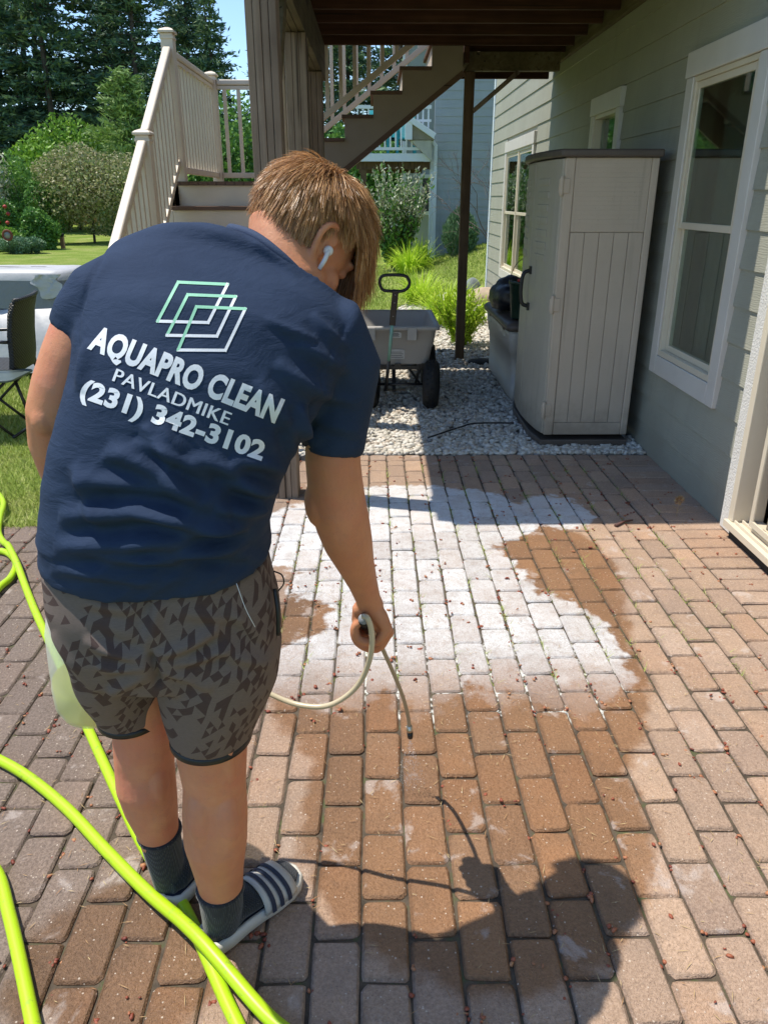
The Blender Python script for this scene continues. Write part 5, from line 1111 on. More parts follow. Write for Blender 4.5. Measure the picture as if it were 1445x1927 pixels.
m=MB(); cpts=[Vector(p)+Vector((0,0,.002)) for p in list(cl[::2])+[cl[0]]]; m.tube(cpts,.0085,10,False); build(m,'collar',M['rib'],so_)
# hem ridges
def ringband(ringpts,r,name,mat,par):
    m=MB(); m.tube([Vector(p) for p in ringpts]+[Vector(ringpts[0])],r,8,False); return build(m,name,mat,par)
# ---- print on the back, laid onto the cloth
M['printw']=plain('white_screen_print',(.76,.78,.82,1),.6,(.66,.69,.75,1),30,400,.3,.001); M['printg']=plain('mint_screen_print',(.28,.62,.42,1),.6,(.24,.54,.38,1),30,400,.3,.001)
LIFT=0.0
def lay(verts2,faces,name,mat):
    bm=bmesh.new(); vs=[bm.verts.new((x,y,0)) for x,y in verts2]
    for f_ in faces:
        try: bm.faces.new([vs[i] for i in f_])
        except ValueError: pass
    bmesh.ops.triangulate(bm,faces=bm.faces)
    for _ in range(6):
        es=[e for e in bm.edges if e.calc_length()>7]
        if not es: break
        bmesh.ops.subdivide_edges(bm,edges=es,cuts=1); bmesh.ops.triangulate(bm,faces=[f for f in bm.faces if len(f.verts)>3])
    V=[];bad=set()
    for i,v in enumerate(bm.verts):
        d=Vector(ray(v.co.x,v.co.y)).normalized(); hit,n_,_,_=SB.ray_cast(Vector(_O),d)
        if hit is None: V.append(Vector((0,0,0))); bad.add(i); continue
        if n_.dot(d)>0: n_=-n_
        V.append(hit+n_*(.0007+LIFT)-d*.0003)
    bm.verts.index_update(); Fc=[tuple(v.index for v in f.verts) for f in bm.faces]; Fc=[f for f in Fc if not (set(f)&bad)]
    bm.free(); m=MB(); m.add(V,Fc,True); return build(m,name,mat,so_)
def print_text(txt,p0,p1,cap,bold,name,slant=0,up=None):
    cu=bpy.data.curves.new('t','FONT'); cu.body=txt; cu.size=1; cu.space_character=1.06; cu.offset=bold; cu.resolution_u=4; o=link(bpy.data.objects.new('t',cu)); dg=bpy.context.evaluated_depsgraph_get(); me=bpy.data.meshes.new_from_object(o.evaluated_get(dg)); bpy.data.objects.remove(o)
    c=get_co(me); x0,x1=c[:,0].min(),c[:,0].max(); H_=.70
    p0=np.array(p0,float);p1=np.array(p1,float); ub=(p1-p0)/(x1-x0); d=(p1-p0)/np.hypot(*(p1-p0)); vb=np.array(up,float)/np.hypot(*up)*cap if up else np.array([d[1],-d[0]])*cap
    Q=[tuple(p0+ub*(x-x0)+vb*(y/H_)) for x,y,_ in c]; lay(Q,[tuple(p_.vertices) for p_ in me.polygons],name,M['printw']); bpy.data.meshes.remove(me)
print_text('AQUAPRO CLEAN',(165,653),(518,794),44,.046,'lettering',up=(.40,-.92))
print_text('PAVLADMIKE',(211,716),(427,800),25,0,'lettering',up=(.36,-.93))
LIFT=.0003
print_text('PAVLADMIKE',(212.6,716.4),(428.6,800.4),25,0,'lettering',up=(.36,-.93))
LIFT=0.0
print_text('(231) 342-3102',(149,745),(492,866),34,.044,'lettering',up=(.33,-.95))
def stroke(a,b,w):
    a=np.array(a,float);b=np.array(b,float); d=(b-a)/np.hypot(*(b-a)); n_=np.array([-d[1],d[0]])*w/2; a=a-d*w*.45; b=b+d*w*.45; return [a+n_,b+n_,b-n_,a-n_]
zz=lambda p:(p[0]/1.953,380+p[1]/1.953)
gv=[];gf=[];wv_=[];wf=[]
for TL,TR,BR,BL in (((655,295),(836,303),(765,443),(580,438)),((690,341),(866,348),(797,493),(614,490)),((722,385),(901,393),(828,545),(655,544))):
    TL,TR,BR,BL=map(zz,(TL,TR,BR,BL))
    mid_=lambda a,b,f:(a[0]*(1-f)+b[0]*f,a[1]*(1-f)+b[1]*f)
    for a,b,vv_,ff_ in ((TL,TR,gv,gf),(TL,BL,gv,gf),(TR,BR,wv_,wf),(BL,BR,wv_,wf)):
        q=stroke(a,b,5.6); n0=len(vv_); vv_+= [tuple(x) for x in q]; ff_.append((n0,n0+1,n0+2,n0+3))
lay(wv_,wf,'logo_outline',M['printw']); lg=lay(gv,gf,'logo_outline',M['printg'])
lg['label']='mint green upper edges of the printed logo'
# ---------------------------------------------------------------- skin
t=NT('skin'); p=t.obj(); c=t.ramp(t.noise(p,7,4,.6),[(.3,(.53,.215,.105,1)),(.55,(.61,.27,.14,1)),(.75,(.66,.32,.18,1))]); c=t.mix(t.fr(t.noise(p,4.2,4,.6),.42,.66,0,.7),c,(.58,.19,.12,1)); c=t.mix(t.fr(t.noise(p,30,5,.75),.46,.72,0,.5),c,(.50,.22,.14,1)); c=t.mix(t.fr(t.noise(p,260,2),.66,.72,0,.35),c,(.33,.15,.10,1)); b=t.bump(t.noise(p,420,3,.7),.35,.0014); t.bump(t.noise(p,45,4,.6),.35,.004,b)
M['skin']=t.set(Base_Color=c,Roughness=.55,Specular_IOR_Level=.35,Subsurface_Weight=.12,Subsurface_Scale=.006)
Hc=Vector(AY(583,440,1.485)); pit=R(50); yw=R(54)
hf=Vector((math.sin(yw)*math.cos(pit),math.cos(yw)*math.cos(pit),-math.sin(pit))); hu=Vector((math.sin(yw)*math.sin(pit),math.cos(yw)*math.sin(pit),math.cos(pit))); hr=hf.cross(hu)
HM=Matrix((hr,hf,hu)).transposed()
def HL(x,y,z): return Hc+HM@Vector((x,y,z))
mb=MB()
tor=[ring(c,a*.86,d*.84) for c,a,d in SR]; last=tor[-1]; tor.append([last[j]*.4+collar[j]*.6-np.array([0,0,.012]) for j in range(NR)]); mb.loft(tor)
mb.ball(HL(0,-.004,.006),(.074,.096,.088),28,20,HM); mb.ball(HL(0,.038,-.045),(.058,.058,.055),22,14,HM); mb.ball(HL(0,.050,-.085),(.046,.046,.038),20,12,HM); mb.ball(HL(0,.078,-.108),(.024,.022,.020),14,8,HM)
mb.tube([HL(0,.090,-.005),HL(0,.104,-.03),HL(0,.116,-.050)],[.010,.011,.014],10); mb.ball(HL(.011,.104,-.053),.010,8,6); mb.ball(HL(-.011,.104,-.053),.010,8,6)
mb.ball(HL(0,.094,-.074),(.022,.010,.008),12,6,HM); mb.ball(HL(0,.092,-.086),(.019,.010,.008),12,6,HM); 
for sx in(-1,1):
    mb.ball(HL(sx*.030,.082,.010),(.022,.012,.008),10,6,HM); mb.ball(HL(sx*.042,.062,-.045),(.024,.026,.024),12,8,HM); mb.ball(HL(sx*.03,.084,-.008),.011,10,6)
    # ear: rim, lobe, concha
    ez=-.020; ey=.010
    E=[HL(sx*.074,ey-.002,ez-.048),HL(sx*.082,ey-.018,ez-.034),HL(sx*.092,ey-.036,ez-.006),HL(sx*.093,ey-.036,ez+.016),HL(sx*.087,ey-.022,ez+.030),HL(sx*.080,ey-.005,ez+.024),HL(sx*.075,ey+.004,ez+.006)]
    mb.tube(spline(E,4),.0068,8); mb.ball(HL(sx*.077,ey-.010,ez-.040),(.008,.012,.014),10,8,HM); mb.ball(HL(sx*.077,ey-.014,ez-.004),(.005,.018,.028),10,8,HM)
# neck
NB=Vector(AY(540,512,1.42)); mb.tube([NB+Vector((-.02,-.01,-.08)),NB,(NB*.5+HL(0,-.048,-.058)*.5),HL(0,-.042,-.050),HL(0,-.03,-.01)],[.085,.070,.060,.058,.052],24)
# right arm
RA=[(600,640,1.345,.055),(634,740,1.34,.054),(626,860,1.325,.0505),(630,905,1.33,.0515),(636,950,1.34,.0535),(645,985,1.355,.0525),(655,1020,1.37,.0485),(669,1060,1.395,.0385),(683,1098,1.42,.0305),(693,1128,1.435,.0265),(700,1143,1.445,.027)]
arm_tube(mb,RA)
# elbow point and inner crease bulk
mb.ball(AY(600,945,1.33),(.028,.034,.05),12,8)
LA=[(205,560,1.29,.055),(165,610,1.265,.052),(138,672,1.25,.0500),(116,730,1.24,.0475),(103,775,1.235,.0450),(108,830,1.26,.0470),(122,880,1.30,.044),(148,950,1.37,.034),(172,1010,1.43,.027),(182,1040,1.455,.026)]
arm_tube(mb,LA)
mb.ball(AY(84,790,1.21),(.022,.024,.028),10,8)
# legs
RL=[(392,1170,1.22,.095),(396,1290,1.21,.085),(397,1385,1.215,.071),(400,1430,1.22,.0675),(404,1475,1.23,.063),(405,1530,1.225,.0665),(406,1580,1.225,.0655),(411,1630,1.23,.054),(417,1680,1.235,.0455),(417,1725,1.24,.040),(415,1742,1.24,.036)]
LL=[(225,1160,1.25,.090),(248,1270,1.29,.078),(272,1345,1.315,.067),(273,1390,1.32,.0655),(272,1435,1.325,.0625),(275,1475,1.32,.0635),(284,1515,1.325,.058),(295,1555,1.335,.048),(306,1600,1.35,.0415),(316,1640,1.36,.037)]
arm_tube(mb,RL); arm_tube(mb,LL)
mb.ball(AY(382,1545,1.185),(.030,.030,.085),14,10); mb.ball(AY(428,1540,1.19),(.028,.030,.075),14,10); mb.ball(AY(262,1475,1.29),(.028,.030,.08),14,10); mb.ball(AY(296,1470,1.295),(.026,.03,.07),14,10)
mb.tube([AY(372,1410,1.155),AY(370,1460,1.175)],[.012,.014],8); mb.tube([AY(428,1405,1.155),AY(434,1460,1.18)],[.012,.014],8)
# right hand: fist closed round the handle (handle axis runs away from the viewer)
def HP_(px,py,Y): return Vector(AY(px,py,Y))
kn=[(1.428,.0100,0),(1.449,.0110,2),(1.471,.0116,4),(1.493,.0112,3)]
for k,(Y,r_,e) in enumerate(kn):
    s=1.0 if k else .90
    w0=HP_(698,1140,1.437+.007*k); mcp=HP_(727+e*.5,1189+e*.4-(6 if k==0 else 0),Y); pip=HP_(708,1216+e-(8 if k==0 else 0),Y-.002); dip=HP_(674,1208-(5 if k==0 else 0),Y-.003); tip=HP_(668,1180,Y-.002); tp=HP_(681,1168,Y)
    mb.tube([w0,(w0+mcp)/2+Vector((.004,0,0)),mcp],[.020,.0175,.0135],12)
    mb.tube(spline([mcp,pip,dip,tip,tp],3),[r_*1.16]*3+[r_*1.05]*3+[r_]*3+[r_*.92]*4,12)
    mb.ball(mcp+Vector((.002,0,.001)),r_*1.22,10,8)
mb.tube([HP_(690,1132,1.44),HP_(675,1148,1.437),HP_(672,1164,1.44)],[.019,.016,.010],12)     # heel of the palm
mb.tube([HP_(692,1135,1.46),HP_(676,1150,1.475),HP_(672,1166,1.495),HP_(682,1196,1.515),HP_(700,1212,1.518)],[.018,.017,.013,.0115,.009],12)   # thumb over the fingers
for k in range(3): mb.tube([HP_(694,1140,1.44+.014*k),HP_(704,1170,1.445+.015*k),HP_(716,1188,1.44+.018*k)],[.017,.016,.010],10)
# left hand around the tank handle
lh=Vector(AY(182,1045,1.458))
for k in range(4):
    o_=Vector((-.002+.0*k,-.03+.021*k,0)); a=lh+o_+Vector((-.025,.0,-.015)); mb.tube(spline([lh+Vector((0,0,.01)),a,a+Vector((.006,0,-.035)),a+Vector((.032,0,-.045)),a+Vector((.045,0,-.022))],3),.0100,8)
mb.tube(spline([lh,lh+Vector((.03,.03,-.01)),lh+Vector((.035,.04,-.04)),lh+Vector((.01,.04,-.055))],3),.011,8)
body=remesh(mb,.0036,5)
bo=add_child(body,'body',M['skin'],person)
# inner ear shade comes from geometry; eyes
t=plain('brown_hair_brow',(.16,.09,.04,1),.8)
for sx in(-1,1):
    m=MB(); m.tube([HL(sx*.014,.100,.016),HL(sx*.030,.096,.021),HL(sx*.044,.082,.014)],[.003,.004,.002],6); build(m,'eyebrow',t,person)
    m=MB(); m.ball(HL(sx*.030,.0845,-.008),.0085,12,8); build(m,'eye',plain('eye_white',(.8,.78,.75,1),.2,bst=0),person)
# ---------------------------------------------------------------- hair
t=NT('golden_brown_hair'); g=t.n('ShaderNodeNewGeometry'); f=t.math('MULTIPLY_ADD',g.outputs['Random Per Island'],.7,t.math('MULTIPLY',t.noise(t.obj(),25,2),.3)); c=t.ramp(f,[(.12,(.19,.085,.032,1)),(.42,(.42,.21,.080,1)),(.68,(.62,.34,.14,1)),(.9,(.82,.55,.27,1))])
tr=t.n('ShaderNodeBsdfTranslucent'); t.l(c,tr.inputs[0]); mx=t.n('ShaderNodeMixShader'); mx.inputs[0].default_value=.22; t.set(Base_Color=c,Roughness=.38,Specular_IOR_Level=.55); t.l(t.p.outputs[0],mx.inputs[1]); t.l(tr.outputs[0],mx.inputs[2]); t.l(mx.outputs[0],t.out.inputs[0]); M['hair']=t.m
M['haircap']=plain('dark_hair_roots',(.12,.065,.032,1),.9)
rg=np.random.default_rng(12); ER=np.array([.082,.104,.096]); EC=np.array([0,-.004,.008]); hm=np.array(HM); hc=np.array(Hc)
def hairy(d):
    x,y,z=d[:,0],d[:,1],d[:,2]
    front=(y>.15)&(z>.42+.10*y); top=(z>.35)
    side=(y<=.30)&(y>-.30)&(z>.10-.6*np.clip(-y,0,1)*(np.abs(x)<2))
    bk=(y<=-.15)&(z>-.93)&(z>-.93+1.1*np.clip(np.abs(x)-.50,0,1))
    return front|top|side|bk
m=MB(); 
n_lat=40; Vh=[];idx={}
bm=bmesh.new(); bmesh.ops.create_icosphere(bm,subdivisions=5,radius=1); dirs=np.array([v.co[:] for v in bm.verts]); hv=hairy(dirs); Fh=[tuple(v.index for v in f.verts) for f in bm.faces if all(hv[v.index] for v in f.verts)]; bm.free()
P=(EC+dirs*(ER+.001))@hm.T+hc; m=MB(); m.add(P,Fh,True); hair=build(m,'hair',M['haircap'],person)
N=30000; d=unit(rg.normal(size=(N*2,3))); d=d[hairy(d)][:N]; N=len(d)
crown=unit(np.array([.10,-.42,.90])); SEG=9
L=np.where(d[:,1]>.35,rg.uniform(.085,.15,N),rg.uniform(.035,.075,N)); L=np.where((d[:,2]<-.05)&(d[:,1]<-.1),rg.uniform(.036,.064,N),L); L=np.where((d[:,2]>.5)&(d[:,1]<=.35),rg.uniform(.06,.10,N),L)
sdm=(d[:,1]<.35)&(d[:,1]>-.45)&(d[:,2]<.62)&(np.abs(d[:,0])>.45); L=np.where(sdm,rg.uniform(.018,.034,N),L); L=np.where((d[:,2]>.5)&(d[:,1]<=.35),rg.uniform(.05,.082,N),L); L=np.where((d[:,1]>.30)&(d[:,1]<.55),L*.62,L)
pos=EC+d*(ER+.0015); tang=d-crown; tang-=d*(tang*d).sum(1)[:,None]; tang=unit(tang)
gl=np.array([0,0,-1.0])@hm   # gravity in head frame
lockk=rg.normal(size=(5,3))*7
dirv=unit(tang*.95+d*.28+rg.normal(size=(N,3))*.12); pts=[pos.copy()]; lift=rg.uniform(.009,.022,N)*np.clip(.55+d[:,2],.35,1.5)
for s in range(SEG):
    q=(pos-EC)/ER; rr_=np.linalg.norm(q,axis=1); nd=unit(q/ER)
    tg=tang+.55*np.stack([np.sin(pos@lockk[i]*9+i) for i in range(3)],-1)*.22
    free=np.clip((rr_-1.0)*6,0,1)
    dirv=unit(dirv*.62+tg*.45+gl[None]*(.16+.36*(d[:,1]>.25)*(s/SEG))[:,None]+rg.normal(size=(N,3))*.030)
    # stay outside the scalp
    inward=(dirv*nd).sum(1); tgt=1+(lift*min(1,(s+1)/3))/.09
    push=(tgt-rr_)*6; dirv=unit(dirv+nd*np.where(inward<push*.5,np.clip(push-inward,0,2),0)[:,None])
    pos=pos+dirv*(L/SEG)[:,None]; pts.append(pos.copy())
pts=np.stack(pts,1)
# gather the strands into locks
ng=1500; gi=rg.choice(N,ng,replace=False); near=np.empty(N,int)
for s0 in range(0,N,2000): near[s0:s0+2000]=np.argmin(((d[s0:s0+2000,None]-d[gi][None])**2).sum(-1),1)
gp=pts[gi][near]; fl_=rg.random(N)<.035; wgt=(np.linspace(0,1,SEG+1)**1.3)[None,:,None]*rg.uniform(.15,.70,(N,1,1)); wgt=np.where(fl_[:,None,None],0,wgt)
pts=pts*(1-wgt)+gp*wgt+(pts[:,:1]-gp[:,:1])*wgt*.25
W_=(rg.uniform(.00045,.0009,N))[:,None,None]*np.linspace(1,.25,SEG+1)[None,:,None]
tn=unit(np.gradient(pts,axis=1)); nr=unit(pts-EC); sd=unit(np.cross(tn,nr+rg.normal(size=(N,1,3))*.5))
V=np.stack([pts-sd*W_,pts+sd*W_],2).reshape(N,-1,3); V=(V.reshape(-1,3)@hm.T)+hc
b_=(np.arange(N)*(SEG+1)*2)[:,None]+(np.arange(SEG)*2)[None,:]; b_=b_.ravel(); Fq=np.stack([b_,b_+1,b_+3,b_+2],-1)
me=np_mesh('hair_strands',V-np.array(person.location),Fq,[M['hair']]); o=link(bpy.data.objects.new('hair_strands',me)); o.parent=hair; o.location=(0,0,0)
o['kind']='stuff'
# earbud
eb=HL(.086,.008,-.028); m=MB(); m.ball(eb,(.009,.009,.009),14,10,HM); m.tube([eb+HM@Vector((.004,-.002,.0)),eb+HM@Vector((.005,.004,-.018)),eb+HM@Vector((.004,.008,-.036))],[.0046,.0042,.0036],12)
tag(build(m,'earbud',plain('glossy_white_plastic',(.8,.8,.8,1),.15,bst=0)),'white wireless earbud worn in the right ear','earbud')
# ---------------------------------------------------------------- shorts
def pr(px,py,Y,half,b,tilt=None):
    c=AY(px,py,Y); k=pxm(px,py,Y); return (c,np.array([half*k,0,0.0]),np.array([0,b,.0]))
ms=MB()
pel=bodyrings([(90,1054,503,1046,1.215,1.215,.132),(97,1115,522,1115,1.215,1.215,.142),(114,1180,529,1180,1.215,1.215,.142),(138,1235,512,1235,1.22,1.22,.12)])
ms.loft([ring(*x,2.3) for x in pel])
ms.loft([ring(*pr(408,1150,1.215,112,.125),2.2),ring(*pr(413,1210,1.212,116,.125),2.1),ring(*pr(410,1270,1.212,112,.115),2.1),ring(*pr(404,1325,1.212,98,.102),2.0),ring(*pr(397,1378,1.215,77,.085),2.0)])
ms.loft([ring(*pr(214,1150,1.225,100,.125),2.2),ring(*pr(221,1205,1.24,102,.120),2.1),ring(*pr(226,1255,1.265,87,.108),2.1),ring(*pr(236,1300,1.295,76,.095),2.0),ring(*pr(250,1334,1.31,66,.085),2.0)])
sh=remesh(ms,.0055,9); co=get_co(sh); no=get_no(sh); prj=np.array([PJ(c) for c in co]); px_,py_=prj[:,0],prj[:,1]; back=np.clip(-no[:,1]*1.6+.3,0,1); disp=np.zeros(len(co))
for f_ in [(285,1235,420,1180,12,.007,8),(290,1250,440,1215,10,.006,10),(285,1245,160,1200,12,.007,-8),(285,1255,170,1250,10,.006,-8),(295,1262,400,1300,11,.006,-6),(278,1275,200,1310,10,.005,4),(100,1190,190,1310,12,.006,6),(300,1130,280,1230,14,.006,4),(420,1130,505,1210,12,.005,5),(400,1220,510,1250,12,.005,5),(340,1150,460,1165,12,.004,4),(150,1130,260,1150,12,.004,4)]: fold(*f_)
seam([(272,1090),(282,1180),(288,1245)],6,.006); seam([(286,1240),(292,1262),(296,1290)],7,.016)
disp+=.0022*snoise(co*np.array([18,18,26]),1,15)
set_co(sh,co+no*disp[:,None])
t=NT('patterned_shorts_cloth'); p=t.obj(); sx=t.n('ShaderNodeSeparateXYZ'); wob=t.noise(p,6,2,.5,0,True); va=t.n('ShaderNodeVectorMath',operation='MULTIPLY_ADD'); t.l(wob,va.inputs[0]); va.inputs[1].default_value=(.03,.03,.03); t.l(p,va.inputs[2]); t.l(va.outputs[0],sx.inputs[0])
X=t.math('MULTIPLY_ADD',sx.outputs[1],.6,sx.outputs[0]); Z=sx.outputs[2]
u=t.math('MULTIPLY',t.math('ADD',X,t.math('MULTIPLY',Z,.55)),50); v=t.math('MULTIPLY',t.math('SUBTRACT',X,t.math('MULTIPLY',Z,1.75)),33)
fu,fv=t.math('FLOOR',u),t.math('FLOOR',v); ru,rv=t.math('FRACT',u),t.math('FRACT',v); tri=t.math('GREATER_THAN',t.math('ADD',ru,rv),1.0)
cv=t.n('ShaderNodeCombineXYZ'); t.l(fu,cv.inputs[0]); t.l(fv,cv.inputs[1]); t.l(tri,cv.inputs[2]); wn=t.n('ShaderNodeTexWhiteNoise',noise_dimensions='3D'); t.l(cv.outputs[0],wn.inputs[0])
mk=t.math('GREATER_THAN',wn.outputs['Value'],.70); hth=t.noise(t.scale(p,(120,120,900)),1,2,.7); base=t.mix(hth,(.115,.086,.074,1),(.195,.150,.130,1)); dk=t.mix(hth,(.058,.034,.030,1),(.088,.058,.052,1)); c=t.mix(mk,base,dk); t.bump(t.noise(p,700,2),.3,.001)
M['shorts']=t.set(Base_Color=c,Roughness=.8,Specular_IOR_Level=.25); sho=add_child(sh,'shorts',M['shorts'],person)
for cpx,cpy,Y,h,b in ((397,1379,1.215,77,.085),(250,1335,1.31,66,.085)):
    rg_=ring(*pr(cpx,cpy,Y,h-2.0,b-.003),2.0); m=MB(); lo=[q_-np.array([0,0,.010]) for q_ in rg_]; c0_=np.mean(rg_,axis=0)
    m.loft([[c0_+(q_-c0_)*s+np.array([0,0,dz]) for q_ in rg_] for s,dz in ((.93,.004),(1.015,.004),(1.02,-.010),(.95,-.012),(.93,.004))],False,False); build(m,'hem_binding',M['black'],sho)
m=MB(); m.tube(spline([AY(517,1108,1.18),AY(523,1150,1.165),AY(524,1195,1.16)],6),.004,6); build(m,'pocket_zip',M['black'],sho)
m=MB(); m.tube(spline([AY(515,1075,1.16),AY(530,1082,1.15),AY(534,1098,1.15),AY(524,1112,1.155)],6),.0014,5); build(m,'drawstring',M['black'],sho)
m=MB(); m.tube(spline([AY(445,1098,1.06),AY(462,1145,1.055),AY(480,1180,1.062)],6),.0005,5); build(m,'stitching',M['printw'],sho)
# ---------------------------------------------------------------- socks and slides
t=NT('charcoal_ribbed_sock'); wv=t.n('ShaderNodeTexWave',bands_direction='X'); t.l(t.obj(),wv.inputs[0]); wv.inputs['Scale'].default_value=75; wv.inputs['Distortion'].default_value=.3
wy=t.n('ShaderNodeTexWave',bands_direction='Y'); t.l(t.obj(),wy.inputs[0]); wy.inputs['Scale'].default_value=75
f=t.math('MULTIPLY',wv.outputs['Fac'],wy.outputs['Fac']); c=t.mix(f,(.007,.010,.014,1),(.020,.027,.035,1)); lint=t.math('GREATER_THAN',t.noise(t.obj(),240,2,.6),.72); c=t.mix(t.math('MULTIPLY',lint,.5),c,(.4,.4,.38,1)); t.bump(f,.6,.002); M['sock']=t.set(Base_Color=c,Roughness=.9,Sheen_Weight=.2)
M['sole']=plain('off_white_foam_sole',(.62,.60,.54,1),.6,(.50,.47,.41,1),20,120,.4,.002); M['footbed']=plain('navy_footbed',(.02,.03,.06,1),.7); M['strap']=plain('worn_white_strap',(.56,.55,.50,1),.45,(.44,.42,.38,1),18,90,.3,.002)
def foot(heel,toe,ankle_pts,rad,side):
    heel=Vector((heel[0],heel[1],0)); toe=Vector((toe[0],toe[1],0)); fw=(toe-heel); Ln=fw.length; fw.normalize(); sd_=Vector((fw.y,-fw.x,0)); up=Vector((0,0,1)); z0=.004
    T=lambda s,u,z: heel+fw*(s*Ln)+sd_*u+up*(z+z0)
    # sock : cuff + foot
    mm=MB(); mm.tube(ankle_pts,rad,22)
    prof=[(.05,.024,.040,.036),(.13,.031,.046,.042),(.28,.034,.062,.052),(.42,.038,.056,.048),(.55,.042,.048,.040),(.68,.046,.040,.032),(.80,.045,.034,.026),(.89,.040,.028,.021),(.955,.026,.022,.014)]
    mm.loft([[T(s,side*.004*math.sin(s*3)+w*math.cos(a),.030+zc*.55+h*math.sin(a)*.62) for a in np.linspace(0,2*math.pi,18,endpoint=False)] for s,w,zc,h in [(p_[0],p_[1],p_[2],p_[3]) for p_ in prof]])
    mm.tube([ankle_pts[-2],T(.20,0,.060),T(.33,0,.052)],[rad[-2]*.95,.040,.034],18)
    sk=remesh(mm,.0042,6); s_o=add_child(sk,'sock',M['sock'],person)
    m=MB(); a,b=Vector(ankle_pts[0]),Vector(ankle_pts[1]); ax=(b-a).normalized(); m.tube([a-ax*.003,a+ax*.006,a+ax*.009],[rad[0]+.0015,rad[0]+.0035,rad[0]+.001],24); build(m,'sock_cuff',M['sock'],s_o)
    # sole
    def outline(q,z):
        o_=[]
        W=[(0,.0),(.015,.020),(.06,.034),(.18,.038),(.35,.037),(.5,.040),(.65,.047),(.8,.048),(.9,.041),(.97,.026),(1.0,.0)]
        for s,w in W: o_.append(T(s*(1+q*1.0)-q*.5,(w+q*.15 if w else 0)+side*.0,z))
        for s,w in W[-2:0:-1]: o_.append(T(s*(1+q)-q*.5,-(w+q*.15),z))
        return o_
    m=MB(); m.loft([outline(.0,.0),outline(.03,.006),outline(.04,.022),outline(.02,.034),outline(-.03,.036),outline(-.06,.028)],smooth=True); sl_o=build(m,'slide_sole',M['sole'],person)
    m=MB(); m.loft([outline(-.055,.0285),outline(-.06,.0292)]); build(m,'footbed',M['footbed'],sl_o)
    # strap with stripes
    def band(s0,s1,lift,mat,name,par):
        rows=[]
        for k in range(2 if s1-s0<.08 else 7):
            s=s0+(s1-s0)*k/(1 if s1-s0<.08 else 6); w=np.interp(s,[.4,.6,.8,.9],[.041,.048,.049,.044])+lift; h=np.interp(s,[.42,.55,.68,.8,.9],[.050,.046,.037,.031,.026])+lift
            rows.append([T(s,w*math.cos(a),.026+max(0,math.sin(a))**.75*h*1.18) for a in np.linspace(0,math.pi,17)])
        m=MB(); m.loft(rows,False,False,False); o_=build(m,name,mat,par); 
        if lift<.006: q=o_.modifiers.new('solid','SOLIDIFY'); q.thickness=.003; q.offset=-1
        return o_
    st_=band(.50,.84,.005,M['strap'],'slide_strap',person)
    for k in range(3): band(.555+k*.085,.597+k*.085,.0105,M['footbed'],'strap_stripe',st_)
A=lambda *p_:Vector(AY(*p_))
rc=[A(414,1668,1.234),A(417,1700,1.237),A(417,1725,1.24),A(416,1742,1.245)]
hR=G(384,1783,.02); tR=G(556,1640,.02)
foot((hR[0],hR[1]),(tR[0],tR[1]),rc,[.0495,.0475,.043,.040],1)
lc=[A(299,1562,1.337),A(307,1600,1.35),A(316,1640,1.36),A(320,1660,1.365)]
hL=G(312,1700,.02); fl=Vector((.42,.91,0)).normalized()*.268
foot((hL[0],hL[1]),(hL[0]+fl.x,hL[1]+fl.y),lc,[.0475,.044,.040,.038],-1)
# ================================================================ SPRAYER
spt=thing('pump_sprayer','translucent white pump sprayer tank with yellow green liquid hanging at his left side','sprayer',tuple(AY(190,1345,1.50)))
tb=Vector(AY(182,1336,1.50)); tt=Vector(AY(163,1132,1.50)); ax=(tt-tb).normalized(); Mx=ax.to_track_quat('Z','Y').to_matrix(); Ht=(tt-tb).length
t=NT('frosted_polyethylene'); tr=t.n('ShaderNodeBsdfTranslucent'); tr.inputs[0].default_value=(.85,.88,.80,1); tp=t.n('ShaderNodeBsdfTransparent'); tp.inputs[0].default_value=(.95,.97,.92,1); m1=t.n('ShaderNodeMixShader'); m2_=t.n('ShaderNodeMixShader'); m1.inputs[0].default_value=.35; m2_.inputs[0].default_value=.50
t.set(Base_Color=(.85,.86,.80,1),Roughness=.35); t.l(t.p.outputs[0],m1.inputs[1]); t.l(tr.outputs[0],m1.inputs[2]); t.l(m1.outputs[0],m2_.inputs[1]); t.l(tp.outputs[0],m2_.inputs[2]); t.l(m2_.outputs[0],t.out.inputs[0]); frost=t.m
m=MB(); m.lathe([(.002,-.006),(.05,-.006),(.075,.004),(.088,.03),(.092,.08),(.090,.10),(.092,.12),(.093,Ht*.75),(.085,Ht*.92),(.06,Ht*1.02),(.035,Ht*1.06),(.034,Ht*1.12),(.002,Ht*1.12)],tb,36,Mx); build(m,'tank',frost,spt)
t=NT('yellow_green_liquid'); tr=t.n('ShaderNodeBsdfTranslucent'); tr.inputs[0].default_value=(.85,.85,.04,1); m1=t.n('ShaderNodeMixShader'); m1.inputs[0].default_value=.5; t.set(Base_Color=(.72,.74,.08,1),Roughness=.2); t.l(t.p.outputs[0],m1.inputs[1]); t.l(tr.outputs[0],m1.inputs[2]); t.l(m1.outputs[0],t.out.inputs[0])
m=MB(); m.lathe([(.002,.0),(.05,.0),(.072,.008),(.084,.032),(.0885,.08),(.0885,.098),(.002,.098)],tb,32,Mx); build(m,'liquid',t.m,spt)
for k in range(5):
    z=.09+.035*k; m=MB(); a=np.linspace(math.pi*1.02,math.pi*1.14,4); m.tube([tb+Mx@Vector((.0935*math.cos(x),.0935*math.sin(x),z)) for x in a],.0009,4); build(m,'level_mark',M['printw'],spt)
tp_=tb+ax*(Ht*1.1); m=MB(); m.lathe([(.002,0),(.040,0),(.042,.02),(.030,.03),(.016,.035),(.015,.09),(.002,.09)],tp_,20,Mx); hb_=tp_+ax*.10
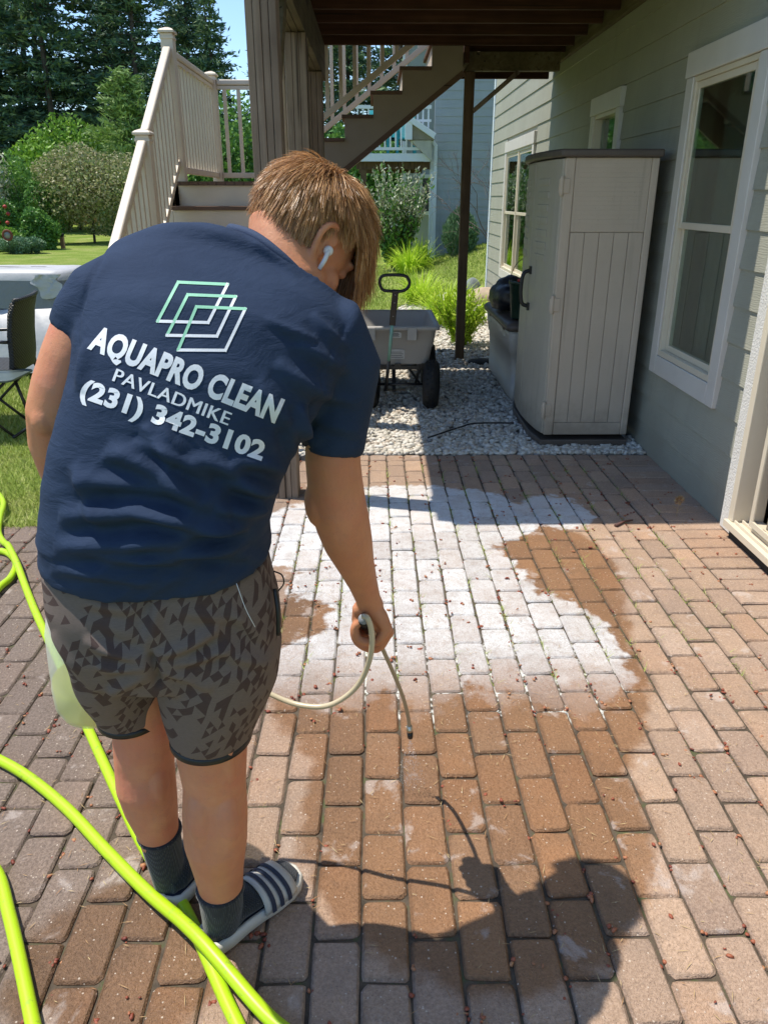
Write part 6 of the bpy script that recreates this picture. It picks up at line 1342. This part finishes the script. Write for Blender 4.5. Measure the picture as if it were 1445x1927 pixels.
m.tube([hb_+Vector((0,-.055,.0)),hb_+Vector((0,.055,0))],.012,10); build(m,'pump_handle',M['black'],spt)
wand=thing('spray_wand','beige spray wand with brass tip and clear hose held in his right hand','wand',tuple(AY(690,1178,1.46)))
M['beigetube']=plain('beige_wand_tube',(.42,.34,.22,1),.4,(.38,.30,.19,1)); M['clearhose']=plain('milky_vinyl_hose',(.60,.52,.36,1),.25,(.54,.46,.31,1),10,50,.05)
m=MB(); m.tube([A(685,1166,1.412),A(688,1174,1.45),A(696,1185,1.52)],[.0125,.014,.013],14); build(m,'grip',M['black'],wand)
m=MB(); m.tube([A(684,1165,1.404),A(685,1166,1.416)],[.0115,.0115],14); build(m,'grip_end_cap',plain('grey_cap_plastic',(.30,.32,.34,1),.35),wand)
m=MB(); m.tube(spline([A(697,1186,1.515),A(712,1205,1.535),A(745,1278,1.60),A(760,1318,1.645),A(768,1350,1.672),A(770,1368,1.683)],6),.0052,10); build(m,'lance_tube',M['beigetube'],wand)
n0_,n1_=A(770,1366,1.682),A(772,1388,1.69); dv=(n1_-n0_)
m=MB(); m.tube([n0_,n0_+dv*.25,n0_+dv*.28,n0_+dv*.45,n0_+dv*.48,n0_+dv*.62],[.0075,.0075,.009,.009,.0072,.0072],6); build(m,'nozzle_nut',plain('brass_nickel',(.62,.58,.50,1),.3,metal=1),wand)
m=MB(); m.tube([n0_+dv*.60,n0_+dv*1.0],[.0085,.0075],12); build(m,'nozzle_tip',M['black'],wand)
m=MB(); m.tube(spline([A(684,1160,1.402),A(691,1163,1.392),A(698,1182,1.395),A(700,1210,1.40),A(695,1243,1.41),A(680,1280,1.42),A(655,1308,1.43),A(618,1328,1.44),A(575,1329,1.45),A(525,1314,1.47),A(440,1270,1.50),A(330,1200,1.52),A(250,1130,1.53),A(195,1110,1.50)],6),.0062,12); build(m,'supply_hose',M['clearhose'],wand)
# fine spray cone below the tip
n=600; a=rng.uniform(0,6.28,n); s=rng.random(n)**.7; c0_=np.array(n1_); ht_=c0_[2]; rad=s*.055*np.sqrt(rng.random(n)); C=np.stack([c0_[0]+rad*np.cos(a),c0_[1]+.015*s+rad*np.sin(a)*.6,ht_-s*(ht_-.01)],-1)
t=NT('water_droplet'); t.set(Base_Color=(.9,.92,.95,1),Roughness=.1,Transmission_Weight=.7,IOR=1.33); tag(link(bpy.data.objects.new('water_spray',rocks('water_spray',C,rng.uniform(.0004,.0010,n),[t.m],.05))),kind='stuff')
